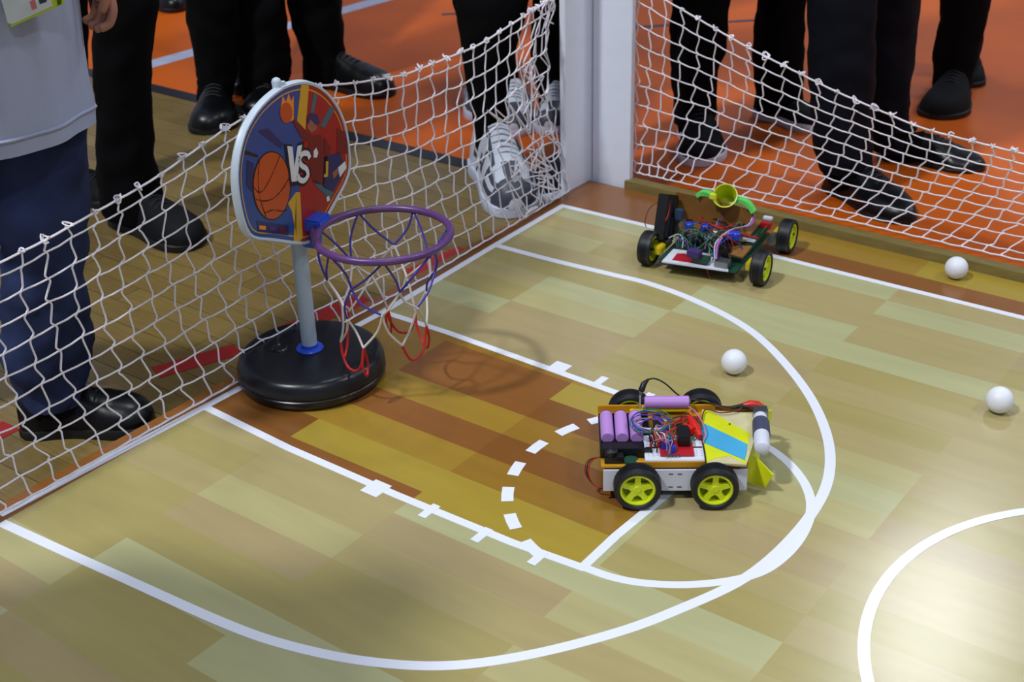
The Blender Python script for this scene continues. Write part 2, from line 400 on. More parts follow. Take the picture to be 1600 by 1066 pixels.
def sx(z):
    z0, z1 = bp(461, 380)[1], bp(478, 128)[1]; return midb+(midt-midb)*(z-z0)/(z1-z0)
def flatpoly(poly, d, m, name, parent, t=.0004):
    return MB().prism(poly, bu, Z3, bn, bloc-bn*(-d), t).build(name, m, parent, smooth=0)
# blue and red halves: clip the inset outline at the centre line
def clip(poly, side):
    out = []; n = len(poly)
    for i in range(n):
        a, b = poly[i], poly[(i+1) % n]; da, db = (a[0]-sx(a[1]))*side, (b[0]-sx(b[1]))*side
        if da >= 0: out.append(a)
        if da*db < 0:
            t = da/(da-db); out.append((a[0]+(b[0]-a[0])*t, a[1]+(b[1]-a[1])*t))
    return out
flatpoly(clip(pb, -1), .0002, pz['blue'], 'printed_panel', shell)
flatpoly(clip(pb, 1), .0002, pz['red'], 'printed_panel', shell)
def fp(px_list, m, name='printed_shape', d=.0008):
    return flatpoly([bp(*q) for q in px_list], d, pz[m], name, shell)
D1, D2, D3, D4 = .0007, .0011, .0015, .0019
fp([(470, 130), (482, 132), (476, 205), (462, 200)], 'yellow', d=D1)
fp([(462, 300), (468, 300), (472, 372), (466, 378), (458, 377)], 'yellow', d=D1)
fp([(449, 318), (462, 300), (463, 372), (455, 330)], 'yellow', d=D1)
fp([(489, 145), (495, 148), (489, 178), (484, 178)], 'teal', d=D1)
fp([(516, 165), (522, 171), (506, 200), (499, 196)], 'teal', d=D1)
fp([(505, 245), (530, 238), (540, 262), (520, 300), (503, 292)], 'navy', d=D1)
fp([(490, 280), (520, 300), (516, 312), (492, 290)], 'teal', d=D1)
fp([(526, 200), (542, 208), (543, 240), (526, 240)], 'dred', d=D1)
fp([(402, 205), (418, 200), (442, 225), (438, 232)], 'navy', d=D1)
fp([(383, 235), (402, 242), (402, 246), (382, 241)], 'black', d=D1)
fp([(385, 250), (396, 255), (392, 300), (384, 290)], 'navy', d=D1)
fp([(400, 345), (450, 352), (450, 368), (402, 362)], 'navy', d=D1)
for a in range(3):                                                         # small print at the lower left
    fp([(404+a*16, 352+a*1.6), (414+a*16, 353+a*1.6), (414+a*16, 359+a*1.6), (404+a*16, 358+a*1.6)], ('flame', 'purple', 'dred')[a], d=D2)
# player in a red jersey reaching up: generic figure
fp([(455, 188), (460, 186), (478, 205), (486, 212), (482, 222), (470, 215)], 'dred', d=D2)
fp([(484, 212), (500, 210), (512, 240), (506, 290), (488, 285), (480, 240)], 'dred', d=D1)
fp([(479, 186), (484, 179), (492, 180), (496, 190), (493, 203), (485, 208), (479, 200)], 'skin', d=D2)
fp([(478, 184), (486, 176), (495, 180), (498, 192), (493, 196), (484, 186), (480, 194)], 'navy', d=D3)
fp([(506, 215), (516, 230), (512, 246), (506, 240)], 'dred', d=D2)
fp([(489, 236), (493, 231), (496, 238), (494, 246), (489, 246)], 'white', d=D2)
fp([(508, 252), (512, 252), (511, 276), (505, 277), (505, 273), (508, 271)], 'yellow', d=D2)
fp([(527, 262), (538, 252), (540, 262), (530, 277)], 'white', d=D2)
fp([(518, 270), (526, 263), (528, 270), (520, 280)], 'skin', d=D2)
fp([(509, 308), (513, 306), (514, 313), (510, 315)], 'white', d=D2)
# flaming ball at the top
fp([(437, 172), (441, 150), (446, 160), (450, 146), (454, 158), (458, 150), (458, 190), (448, 188)], 'flame', d=D1)
def disc_px(cxp, cyp, rx, ry, m, name, d, n=40):
    return flatpoly([bp(cxp+rx*math.cos(2*PI*i/n), cyp+ry*math.sin(2*PI*i/n)) for i in range(n)], d, pz[m], name, shell)
disc_px(446, 176, 9.5, 16, 'orange', 'printed_ball', D2)
disc_px(423.5, 290, 30, 54, 'black', 'printed_ball_outline', D1)
ball = disc_px(423.5, 290, 28.3, 52, 'orange', 'printed_ball', D2)
def strokes(pxl, m, wpx, d, name='printed_stroke'):
    pts = smooth_path([bloc+bu*bp(*q)[0]+Z3*bp(*q)[1]+bn*d for q in pxl], 5)
    mb = MB(); vs = []; fs = []
    for i, p in enumerate(pts):
        t = (pts[min(i+1, len(pts)-1)]-pts[max(i-1, 0)]).normalized(); s = t.cross(bn)*wpx/2
        vs += [p-s, p+s]
    for i in range(len(pts)-1): fs.append((2*i, 2*i+2, 2*i+3, 2*i+1))
    return mb.add(vs, fs).build(name, pz[m], shell, smooth=0)
strokes([(436, 243), (425, 270), (411, 296), (402, 300), (395, 292)], 'black', .0022, D3)
strokes([(404, 248), (402, 280), (405, 310), (414, 338)], 'black', .0022, D3)
strokes([(452, 275), (440, 295), (425, 310), (410, 314), (398, 311)], 'black', .0022, D3)
strokes([(412, 333), (425, 328), (440, 330), (447, 327)], 'black', .0022, D3)
yb2 = inset(fo, .0115); n = len(yb2)
mbx = MB(); yr = [bloc+bu*p[0]+Z3*p[1]+bn*D1 for p in yb2]; yr2 = [bloc+bu*p[0]+Z3*p[1]+bn*D1 for p in inset(fo, .0135)]
mbx.add(yr+yr2, [(i, (i+1) % n, n+(i+1) % n, n+i) for i in range(n)]).build('printed_border', pz['yellow'], shell, smooth=0)
# VS lettering, black outline behind white letters
def letters():
    V = [(447, 228), (455, 229), (458, 262), (463, 228), (470, 226), (462, 283), (454, 284)]
    Sp = [(482, 247), (479, 240), (471, 240), (466, 249), (469, 258), (477, 264), (479, 274), (473, 282), (466, 280), (463, 273)]
    k1 = 1.0
    pv = [bp(*q) for q in V]; vcx = sum(p[0] for p in pv)/7; vcz = sum(p[1] for p in pv)/7
    big = [(vcx+(p[0]-vcx)*1.38, vcz+(p[1]-vcz)*1.18) for p in pv]
    flatpoly(big, D3, pz['black'], 'lettering_outline', shell)
    strokes(Sp, 'black', .0165, D3, 'lettering_outline')
    flatpoly(pv, D4, pz['white'], 'lettering', shell)
    strokes(Sp, 'white', .0082, D4+.0004, 'lettering')
letters()
# lug on the board's top
lug = bp(437, 125); MB().tube([bloc+bu*lug[0]+Z3*(lug[1]-.018)-bn*.006, bloc+bu*lug[0]+Z3*(lug[1]-.003)-bn*.006, bloc+bu*lug[0]+Z3*(lug[1]+.001)-bn*.006, bloc+bu*lug[0]+Z3*(lug[1]+.003)-bn*.006], [.006, .0072, .0055, .002], 14).build('lug', m_shell, shell, smooth=60)
MB().tube([bloc+bu*(lug[0]+.012)+Z3*(lug[1]-.016)-bn*.004, bloc+bu*(lug[0]+.012)+Z3*(lug[1]-.006)-bn*.004], .004, 10).build('lug', m_shell, shell, smooth=60)
# rim, arms, bracket
RZ = 3.22*U; RCW = G(599, 366, RZ); RC = RCW-HB; RR = 1.20*U; RT = .0058
MB().tube([RC+Vector((RR*math.cos(2*PI*i/72), RR*math.sin(2*PI*i/72), 0)) for i in range(72)], RT, 10, closed=True).build('rim', m_rim, hoop, smooth=60)
rd = Vector((RC.x, RC.y, 0)).normalized(); rs = Vector((-rd.y, rd.x, 0))
for s in (-1, 1):
    e = RC-rd*RR*.88+rs*s*RR*.47; st = Vector((0, 0, RZ))+rd*.035+rs*s*.014
    MB().tube(smooth_path([st, st.lerp(e, .5)+rs*s*.002, e], 5), .0052, 10).build('rim_arm', m_rim, hoop, smooth=60)
Mr = Matrix((rd, rs, Z3)).transposed()
MB().box(Vector((0, 0, RZ+.004))+rd*.036, (.030, .040, .020), Mr).build('bracket', m_blue, hoop, bevel=.003)
MB().box(Vector((0, 0, RZ-.022))+rd*.024, (.024, .022, .030), Mr, taper=1.2).build('bracket', m_blue, hoop, bevel=.003)
# hoop net
cb, cw, cr = mat('blue_cord', (62, 52, 150), .6), mat('white_cord', (215, 208, 205), .6), mat('red_cord', (190, 28, 30), .6)
rr = random.Random(21); NH = 7; lev = [(0, RR), (-.058, RR*.80), (-.108, RR*.70), (-.160, RR*.64), (-.20, RR*.55)]
NP = []
for l, (dz, rad) in enumerate(lev):
    NP.append([])
    for k in range(NH):
        a = 2*PI*(k+.5*(l % 2))/NH + (rr.random()-.5)*(.16 if l == 0 else .34); q = rad*(1+(0 if l == 0 else (rr.random()-.5)*.22))
        z = dz*(1+(0 if l == 0 else (rr.random()-.5)*.22)) - (RT*.2)
        NP[-1].append(RC+Vector((q*math.cos(a), q*math.sin(a), z))+rd*(-.004*l))
for l in range(4):
    for k in range(NH):
        col = cb if l == 0 else (rr.choice((cb, cw, cw)) if l == 1 else cw if l == 2 else cr)
        for t in (0, 1):
            b = NP[l+1][(k-t if l % 2 == 0 else k+t) % NH]; a = NP[l][k]
            if l == 3:
                continue
            md = a.lerp(b, .5)+Vector(((rr.random()-.5)*.014, (rr.random()-.5)*.014, -.002))
            MB().tube(smooth_path([a, md, b], 4), .0018, 6).build('net_cord', col, hoop)
for k in range(NH):
    a, b = NP[3][k], NP[3][(k+1) % NH]; dz = .030+.022*rr.random()
    o = (a+b)/2-RC; o.z = 0; o = o.normalized()*.006*rr.random()
    pts = [a, a.lerp(b, .08)-Z3*dz*.5+o, a.lerp(b, .3)-Z3*dz+o, a.lerp(b, .7)-Z3*dz*1.02+o, a.lerp(b, .94)-Z3*dz*.5, b] if k not in (2, 5) else \
          [a, a-Z3*dz*.6-rs*.007, a-Z3*dz*1.1+rd*.002, a-Z3*dz*.7+rs*.010, a]
    MB().tube(smooth_path(pts, 5), .0020, 6).build('net_cord', cr, hoop)
for k in range(NH):
    MB().lathe([(0, -.0028), (.0028, -.001), (.0025, .001), (0, .0025)], 8, Matrix.Translation(NP[2][k])).build('net_knot', cw, hoop)

# ------------------------------------------------------------------ white balls
m_ball = mat('ball_white', (236, 238, 244), .45, var=.01)
for (px, pyy, lab) in ((1147, 565.5, 'small white ball on the mat just above the front robot car, inside the arc'),
                       (1494.5, 418.5, 'small white ball on the brown margin near the right net'),
                       (1562, 625, 'small white ball alone at the right edge of the picture')):
    P = G(px, pyy, .0205)
    mb = MB(); n = 28
    mb.lathe([(.0205*math.sin(PI*i/n), -.0205*math.cos(PI*i/n)) for i in range(n+1)], 48)
    o = mb.build('ball', m_ball, smooth=180); o.location = P; tag(o, lab, 'ball', 'white balls on the mat')

# ------------------------------------------------------------------ robot parts
m_tyre = mat('tyre_rubber', (17, 18, 24), .48, var=.1); m_hub = mat('hub_yellow', (214, 228, 26), .4, var=.03); m_hubd = mat('hub_back', (120, 132, 18), .5)
m_mot = mat('motor_yellow', (214, 190, 20), .4); m_steel = mat('steel', (150, 152, 160), .3, metal=.9)
m_purp = mat('cell_wrap', (190, 140, 214), .38, var=.04); m_pcbr = mat('pcb_red', (178, 22, 34), .4); m_pcbb = mat('terminal_blue', (24, 60, 190), .4)
m_bread = mat('breadboard_white', (216, 218, 232), .5, var=.02); m_ply = mat('chassis_ochre', (196, 140, 26), .4, var=.12, vscale=25); m_brown = mat('hardboard', (132, 88, 34), .6, var=.15)
m_tape = mat('tape_yellow_green', (214, 220, 22), .4, var=.1, vscale=18); m_sky = mat('tape_light_blue', (70, 168, 214), .4, var=.08, vscale=18)
m_green = mat('green_plastic', (96, 214, 96), .4); m_cup = mat('cup_yellow', (190, 204, 24), .35); m_pcbg = mat('pcb_green', (18, 66, 48), .45)
m_bl2 = mat('black_part', (14, 14, 18), .4); m_wred = mat('clip_red', (206, 30, 18), .4); m_card = mat('masking_tape', (206, 196, 150), .6, var=.1)
wires = [mat('wire_'+n, c, .45) for n, c in (('red', (190, 24, 30)), ('blue', (40, 60, 170)), ('green', (30, 120, 70)), ('white', (210, 210, 220)), ('purple', (120, 70, 160)),
                                           ('black', (18, 18, 22)), ('brown', (110, 60, 40)), ('orange', (210, 100, 30)), ('grey', (140, 140, 150)), ('pink', (200, 120, 160)))]
WN = dict(red=0, blue=1, green=2, white=3, purple=4, black=5, brown=6, orange=7, grey=8, pink=9)
WR, WW = .0325, .026
def make_wheel():
    t = MB(); h = WW/2
    pr = [(.0235, -h*.8), (.029, -h), (.0315, -h*.86), (.0325, -h*.5)]
    for q in range(-3, 4): pr += [(.0325, h*(q-.28)/7.5), (.0317, h*(q-.14)/7.5), (.0317, h*(q+.14)/7.5), (.0325, h*(q+.28)/7.5)]
    pr += [(.0325, h*.5), (.0315, h*.86), (.029, h), (.0262, h*.96), (.0238, h*.8), (.0235, 0)]
    tyre = t.lathe(pr, 48, close=True).build('wheel', m_tyre, None, smooth=30)
    MB().lathe([(.0240, -h*.75), (.0240, h*.82), (.0225, h*.86), (.0212, h*.82), (.0205, h*.55), (.0205, -h*.75)], 48, close=True).build('wheel_rim', m_hub, tyre, smooth=30)
    MB().lathe([(0, h*.02), (.0208, h*.02), (.0208, -h*.1), (0, -h*.1)], 32).build('wheel_disc', m_hubd, tyre, smooth=30)
    star = []
    for k in range(5):
        a = 2*PI*k/5+.3
        for da, rd_ in ((-.20, .0205), (.20, .0205), (.30, .0125), (PI/5, .0088), (2*PI/5-.30, .0125)):
            star.append((rd_*math.cos(a+da), rd_*math.sin(a+da)))
    MB().prism(star, X3, Y3, Z3, (0, 0, h*.15), h*.45).build('wheel_spokes', m_hub, tyre, smooth=20)
    MB().lathe([(0, h*.66), (.0048, h*.66), (.0056, h*.58), (.0060, h*.1), (0, h*.1)], 20).build('wheel_hub', m_hub, tyre, smooth=30)
    return tyre
wheel0 = make_wheel(); wheel_used = [False]
def put_wheel(root, loc, out):
    """out = outward axis in the root's frame"""
    if not wheel_used[0]: o = wheel0; wheel_used[0] = True; o.parent = root
    else: o = copy_tree(wheel0, root)
    q = Vector((0, 0, 1)).rotation_difference(Vector(out)); o.rotation_mode = 'QUATERNION'; o.rotation_quaternion = q; o.location = loc
    return o
def motor(root, c, d, along, k=1.0):
    """yellow gear motor: box c, long axis unit vector `along`, axle direction d"""
    a = Vector(along); d = Vector(d); zz = a.cross(d); M = Matrix((a, d, zz)).transposed()
    o = MB().box(c, (.038*k, .019*k, .022*k), M).build('gear_motor', m_mot, root, bevel=.002)
    MB().tube([Vector(c)+a*.018, Vector(c)+a*.040], .0095, 14).build('motor_can', m_steel, o)
    MB().tube([Vector(c)-a*.008+d*.008, Vector(c)-a*.008+d*.03], .0027, 8).build('axle', m_bl2, o)
    return o
def cell(root, c, ax, L=.065, r=.0092):
    ax = Vector(ax).normalized(); q = Z3.rotation_difference(ax).to_matrix().to_4x4()
    M = Matrix.Translation(Vector(c)) @ q
    o = MB().lathe([(0, -L/2), (r*.85, -L/2), (r, -L/2+.0012), (r, L/2-.0018), (r*.86, L/2-.0004), (r*.8, L/2-.0010), (0, L/2-.0010)], 24, M).build('battery_cell', m_purp, root)
    MB().lathe([(0, L/2-.001), (r*.42, L/2-.001), (r*.42, L/2+.001), (0, L/2+.001)], 16, M).build('battery_cap', m_steel, o)
    MB().lathe([(r*.98, L/2-.0005), (r*.98, L/2-.0002), (r*.70, L/2+.0002), (r*.70, L/2-.0008)], 24, M, close=True).build('battery_ring', m_bl2, o)
    return o
def wire(root, pts, col, rad=.0009):
    return MB().tube(smooth_path(pts, 5), rad, 6).build('wire', wires[WN[col]] if isinstance(col, str) else wires[col], root)
def local(root):
    Mi = Matrix.LocRotScale(root.location, root.rotation_euler, None).inverted(); return lambda px, pyy, z: Mi @ G(px, pyy, z)

# ---- front robot
A1 = math.radians(35)
r1 = thing('robot_car', 'four-wheeled robot car with purple battery cells and yellow and light blue taped flap', 'robot', (.6809, .0664, 0), A1)
L1 = local(r1)
for sx_ in (-1, 1):
    for sy in (-1, 1):
        put_wheel(r1, (sx_*.0522, sy*.1, WR), (0, sy, 0)); motor(r1, (sx_*.0522-sx_*-.0, sy*.074, WR), (0, sy, 0), (-sx_, 0, 0))
for sy in (-1, 1):
    sp = MB().box((0, sy*.0845, .0325), (.196, .003, .034)).build('side_plate', m_bread, r1, bevel=.0005)
    if sy < 0:
        for q in (-.006, .006):
            for zz in (.022, .043): MB().box((q, -.0862, zz), (.006, .0006, .0012)).build('slot', m_bl2, sp)
        for q in (-.071, .027): MB().tube([(q, -.086, .036), (q, -.0885, .036)], .0035, 12).build('bolt', m_mot, sp)
MB().box((-.002, -.0085, .0535), (.198, .152, .003)).build('deck', m_ply, r1, bevel=.0004)
MB().box((0, -.0085, .0175), (.19, .148, .003)).build('under_deck', m_bl2, r1)
MB().box((.0, -.0815, .0575), (.106, .006, .008)).build('deck_rail', m_ply, r1, bevel=.0006)
MB().box((-.016, .0605, .0595), (.17, .004, .012)).build('deck_rail', m_ply, r1, bevel=.0006)
MB().box((.09, .0615, .0575), (.07, .004, .010)).build('deck_rail', m_brown, r1, bevel=.0006)
MB().box((-.03, .054, .058), (.05, .010, .006)).build('yellow_block', m_mot, r1, bevel=.001)
# battery holder with three cells
hold = MB(); hold.box((-.066, -.017, .0565), (.070, .096, .003)); hold.box((-.066, -.0365-.026, .0635), (.070, .003, .013)); hold.box((-.066, .0305, .0635), (.070, .003, .013))
hold.box((-.1005, -.017, .0610), (.002, .096, .011)); hold.box((-.0315, -.017, .0610), (.002, .096, .011)); hold.box((-.066, -.0475, .0600), (.066, .028, .006))
hold.build('battery_holder', m_bl2, r1, bevel=.0005)
for q in (-.0905, -.0700, -.0495): cell(r1, (q, -.0025, .0680), (0, 1, 0), L=.062)
MB().box((-.083, -.072, .060), (.026, .014, .011)).build('switch_block', m_bl2, r1, bevel=.001)
MB().lathe([(0, 0), (.009, 0), (.009, .007), (.006, .009), (0, .009)], 20, Matrix.Translation((-.087, -.070, .065))).build('knob', m_bl2, r1)
MB().lathe([(0, 0), (.010, 0), (.010, .004), (0, .004)], 20, Matrix.Translation((-.060, -.075, .056))).build('buzzer', m_pcbg, r1)
cell(r1, (-.002, .0530, .0745), (1, 0, 0)); 
MB().box((-.002, .0535, .0640), (.070, .016, .004)).build('cell_cradle', m_mot, r1, bevel=.001)
bb = MB().box((.000, -.051, .0595), (.082, .064, .008)).build('breadboard', m_bread, r1, bevel=.0008)
MB().box((.000, -.051, .0636), (.078, .003, .0004)).build('groove', m_bl2, bb)
for sx_ in range(12):
    for sy in (-.072, -.066, -.060, -.042, -.036, -.030):
        if not (-.02 < -.036+sx_*.0066 < .022): MB().box((-.036+sx_*.0066, sy, .0637), (.0012, .0012, .0003)).build('pin_hole', wires[8], bb)
MB().box((.003, -.056, .0655), (.046, .038, .0022)).build('driver_board', m_pcbr, r1)
MB().box((.0135, -.038, .0740), (.017, .034, .015)).build('relay', m_bl2, r1, bevel=.001)
for q in ((-.008, -.048), (-.004, -.066), (-.013, -.056)):
    MB().box((q[0], q[1], .0705), (.010, .009, .010)).build('terminal_block', m_pcbb, r1, bevel=.0006)
for q in range(4): MB().tube([(-.012+q*.005, -.078, .066), (-.012+q*.005, -.078, .071)], .0013, 8).build('screw', m_steel, r1)
MB().box((.012, .018, .0565), (.066, .050, .002)).build('copper_board', m_brown, r1)
MB().box((-.018, .020, .0600), (.012, .030, .010)).build('pin_header', m_bl2, r1)
# wires
C = Vector((-.030, -.018, .078))
for k in range(7):
    rrr = .017+.0022*k; ph = rr.random()*.5
    pts = [C+Vector((rrr*1.0*math.cos(t)+rr.random()*.002, rrr*.85*math.sin(t), .004*math.sin(t*1.3+k)+k*.0013)) for t in [ph+i*.62 for i in range(10)]]
    pts.append(Vector((-.012+.006*rr.random(), -.052-.012*rr.random(), .070)))
    wire(r1, pts, ('purple', 'blue', 'white', 'grey', 'purple', 'blue', 'green')[k], .0010)
for k in range(20):
    a = Vector((-.034+rr.random()*.024, -.01-rr.random()*.05, .066)); b = Vector((-.034+rr.random()*.034, -.03-rr.random()*.045, .065))
    m_ = (a+b)/2+Vector(((rr.random()-.5)*.03, (rr.random()-.5)*.03, .010+rr.random()*.018))
    wire(r1, [a, a+Z3*.008, m_, b+Z3*.008, b], rr.randrange(10), .0009)
for k in range(11):
    a = Vector((-.005+rr.random()*.03, .005+rr.random()*.035, .060)); b = Vector((.030+rr.random()*.014, -.012+rr.random()*.045, .066))
    wire(r1, [a, (a+b)/2+Vector((0, (rr.random()-.5)*.02, .006+rr.random()*.010)), b], rr.choice(('red', 'orange', 'red', 'brown')), .0010)
wire(r1, [(.040, .030, .066), (.044, .0, .070), (.030, -.03, .070), (.020, -.052, .067)], 'green', .0010)
wire(r1, [(.028, .04, .074), (.036, .01, .082), (.046, -.02, .072), (.040, -.045, .066)], 'pink', .0010)
wire(r1, [(-.02, -.03, .07), (.0, -.02, .078), (.012, -.02, .082), (.0, -.035, .08)], 'black', .0010)
for k in range(3): wire(r1, [(-.098, -.06, .055), (-.112-.003*k, -.064, .052), (-.118-.002*k, -.07, .035), (-.110, -.075, .018), (-.096, -.078, .016)], ('red', 'black', 'brown')[k], .0009)
clp = MB().tube([L1(1078, 652, .074), L1(1086, 668, .073), L1(1094, 683, .070)], [.004, .0075, .0045], 12).build('alligator_clip', m_wred, r1)
MB().tube([L1(1070, 664, .074), L1(1084, 674, .074)], [.003, .006], 12).build('alligator_clip', m_wred, r1)
# metal spring post, black clip and its lead
p0 = L1(1000, 640, .070); p1 = L1(1000, 616, .088)
MB().tube([p0, p1], .0016, 10).build('contact_post', m_steel, r1)
c0, c1 = p1, L1(1006, 600, .100); c2 = L1(1013, 593, .103)
MB().tube([c0, c0.lerp(c1, .4), c1, c2], [.002, .0048, .0042, .0018], 12).build('alligator_clip', m_bl2, r1)
MB().tube([c0-Z3*.002, c0.lerp(c1, .35)+Vector((-.001, -.004, 0))], [.0018, .0024], 8).build('clip_jaw', m_steel, r1)
wire(r1, [c2, L1(1024, 592, .104), L1(1040, 600, .100), L1(1058, 616, .085), L1(1070, 622, .075), L1(1100, 628, .068), L1(1135, 636, .068), L1(1150, 637, .068)], 'black', .0012)
MB().tube([L1(1142, 637, .067), L1(1158, 635, .068), L1(1172, 637, .068)], [.0020, .0038, .0030], 10).build('alligator_clip', m_bl2, r1)
MB().tube([L1(1158, 634, .068), L1(1172, 632, .070), L1(1184, 633, .070), L1(1198, 639, .067)], [.003, .0062, .0058, .0018], 12).build('alligator_clip', m_wred, r1)
wire(r1, [L1(1095, 680, .066), L1(1097, 655, .068), L1(1103, 640, .068), L1(1125, 645, .068), L1(1150, 642, .068), L1(1160, 636, .068)], 'brown', .0011)
wire(r1, [L1(1095, 680, .066), L1(1100, 702, .066), L1(1103, 722, .064)], 'black', .0011)
# flap
def quad_part(pxs, z, t, m, name, parent, L=L1):
    P = [L(q[0], q[1], q[2] if len(q) > 2 else z) for q in pxs]; n = len(P)
    nn = (P[1]-P[0]).cross(P[2]-P[0]).normalized(); nn = nn if nn.z > 0 else -nn
    return MB().add([p-nn*t for p in P]+P, [tuple(range(n)), tuple(range(n, 2*n))]+[(i, (i+1) % n, n+(i+1) % n, n+i) for i in range(n)]).build(name, m, parent, smooth=0)
flap = quad_part([(1097, 640), (1182, 647), (1178, 690), (1166, 726), (1104, 723), (1095, 680)], .063, .003, m_card, 'front_flap', r1)
quad_part([(1098, 641), (1107, 641), (1172, 678), (1168, 700), (1095, 668)], .0635, .0006, m_tape, 'yellow_tape', flap)
quad_part([(1096, 676), (1168, 716), (1164, 724), (1140, 712), (1118, 716), (1104, 722), (1099, 705)], .0636, .0006, m_tape, 'yellow_tape', flap)
quad_part([(1097, 660), (1168, 694), (1164, 719), (1101, 692), (1095, 675)], .0643, .0006, m_sky, 'light_blue_tape', flap)
MB().lathe([(0, 0), (.0016, 0), (.0014, .0012), (0, .0014)], 10, Matrix.Translation(L1(1140, 663, .0645))).build('screw', m_steel, flap)
MB().box((.066, -.0805, .0560), (.052, .004, .006)).build('deck_rail', m_brown, r1, bevel=.0005)
# bent front blade
def blade(pxl, m, name):
    tops = [L1(*q) for q in [(a, b, z) for (a, b, z, c, d, e) in pxl]]; bots = [L1(c, d, e) for (a, b, z, c, d, e) in pxl]
    tops = smooth_path(tops, 5); bots = smooth_path(bots, 5); n = len(tops); vs = []
    for i, (a, b) in enumerate(zip(tops, bots)):
        t = (tops[min(i+1, n-1)]-tops[max(i-1, 0)]); nn = t.cross(a-b).normalized()*.0011
        vs += [a-nn, a+nn, b+nn, b-nn]
    fs = []
    for i in range(n-1):
        q, r_ = 4*i, 4*(i+1); fs += [(q, q+1, r_+1, r_), (q+1, q+2, r_+2, r_+1), (q+2, q+3, r_+3, r_+2), (q+3, q, r_, r_+3)]
    fs += [(0, 3, 2, 1), (4*n-4, 4*n-3, 4*n-2, 4*n-1)]
    return MB().add(vs, fs).build(name, m, r1, smooth=40)
bl = blade([(1206, 641, .062, 1203, 660, .040), (1182, 650, .064, 1188, 690, .030), (1174, 680, .062, 1184, 722, .022), (1168, 708, .056, 1166, 748, .012), (1183, 716, .046, 1176, 756, .008), (1208, 742, .034, 1196, 762, .006)], m_tape, 'front_blade')
# gear motor with white cylinder and grey band at the front
q0, q1, q2, q3, q4 = L1(1188, 640, .070), L1(1188, 652, .070), L1(1189, 666, .070), L1(1190, 680, .070), L1(1191, 703, .070)
MB().box((q0+q1)/2, (.020, .018, .016)).build('motor_bracket', m_steel, r1, bevel=.001)
MB().tube([q1, q2], .0096, 20).build('white_sleeve', m_bread, r1)
MB().tube([q1.lerp(q2, .6), q2, q3], [.0118, .0122, .0122], 24).build('grey_band', mat('band_grey', (66, 72, 96), .5), r1)
dq = (q4-q3).normalized()
MB().tube([q3-dq*.002, q4-dq*.006, q4-dq*.002, q4, q4+dq*.0006], [.0108, .0108, .0095, .006, .001], 24).build('white_sleeve', m_bread, r1)
MB().tube([L1(1176, 690, .060), q3], .002, 8).build('axle', m_steel, r1)

# ---- rear robot
A2 = math.radians(9)
r2 = thing('robot_car', 'four-wheeled robot car with yellow cup and green arms parked by the right net', 'robot', (.38, .742, 0), A2)
L2 = local(r2)
for (x, y, s) in ((-.1, -.085, -1), (.117, -.082, 1), (.117, .075, 1), (-.1, .075, -1)):
    put_wheel(r2, (x, y, WR), (s, 0, 0)); motor(r2, (x-s*.020, y+.004, WR), (s, 0, 0), (0, 1 if y < 0 else -1, 0), .72)
MB().box((.004, -.008, .024), (.150, .196, .0035)).build('chassis_plate', m_pcbg, r2, bevel=.0005)
MB().box((.0, .03, .0500), (.13, .110, .003)).build('upper_plate', m_brown, r2, bevel=.0005)
for q in ((-.055, -.02), (.058, -.02), (-.055, .08), (.058, .08)): MB().tube([(*q, .025), (*q, .050)], .0028, 8).build('standoff', m_steel, r2)
f1 = quad_part([(1034, 408, .030), (1138, 423, .030), (1134, 399, .030), (1052, 389, .030)], .03, .003, m_bread, 'front_board', r2, L2)
quad_part([(1050, 406), (1098, 413), (1092, 404), (1070, 396), (1058, 396)], .0308, .001, m_pcbr, 'driver_board', r2, L2)
MB().box(L2(1129, 411, .036), (.026, .022, .012)).build('metal_box', m_steel, r2, bevel=.001)
MB().box(L2(1096, 405, .038), (.030, .020, .010)).build('driver_board', m_pcbg, r2, bevel=.001)
MB().box(L2(1085, 396, .050), (.024, .020, .012)).build('module', mat('module_violet', (60, 36, 100), .5), r2, bevel=.001)
MB().box(L2(1128, 393, .045), (.030, .024, .018)).build('module', m_bl2, r2, bevel=.001)
fl2 = quad_part([(1135, 396, .045), (1146, 384, .05), (1175, 384, .055), (1165, 397, .048), (1160, 402, .045)], .04, .003, m_brown, 'side_flap', r2, L2)
for (px, pyy) in ((1077, 358), (1101, 361), (1140, 372), (1150, 373)):
    P = L2(px, pyy, .064); MB().lathe([(0, 0), (.008, 0), (.008, .011), (.006, .013), (0, .013)], 20, Matrix.Translation(P)).build('blue_knob', m_pcbb, r2)
P = L2(1171, 374, .052); MB().box(P, (.024, .014, .004)).build('white_label', m_bread, r2)
MB().box(L2(1117, 366, .062), (.008, .008, .010)).build('white_connector', m_bread, r2, bevel=.0005)
MB().box(L2(1197, 352, .05), (.020, .012, .012)).build('red_connector', m_pcbr, r2, bevel=.001)
MB().box(L2(1200, 341, .055), (.018, .010, .006)).build('white_connector', m_bread, r2, bevel=.001)
MB().box(L2(1061, 335, .085), (.016, .012, .020)).build('sensor_module', mat('sensor_blue', (40, 60, 90), .4), r2, bevel=.001)
MB().box((.06, .03, .038), (.03, .12, .016)).build('module', m_pcbg, r2, bevel=.001)
MB().box((-.0, .0, .034), (.10, .05, .014)).build('module', m_bl2, r2, bevel=.001)
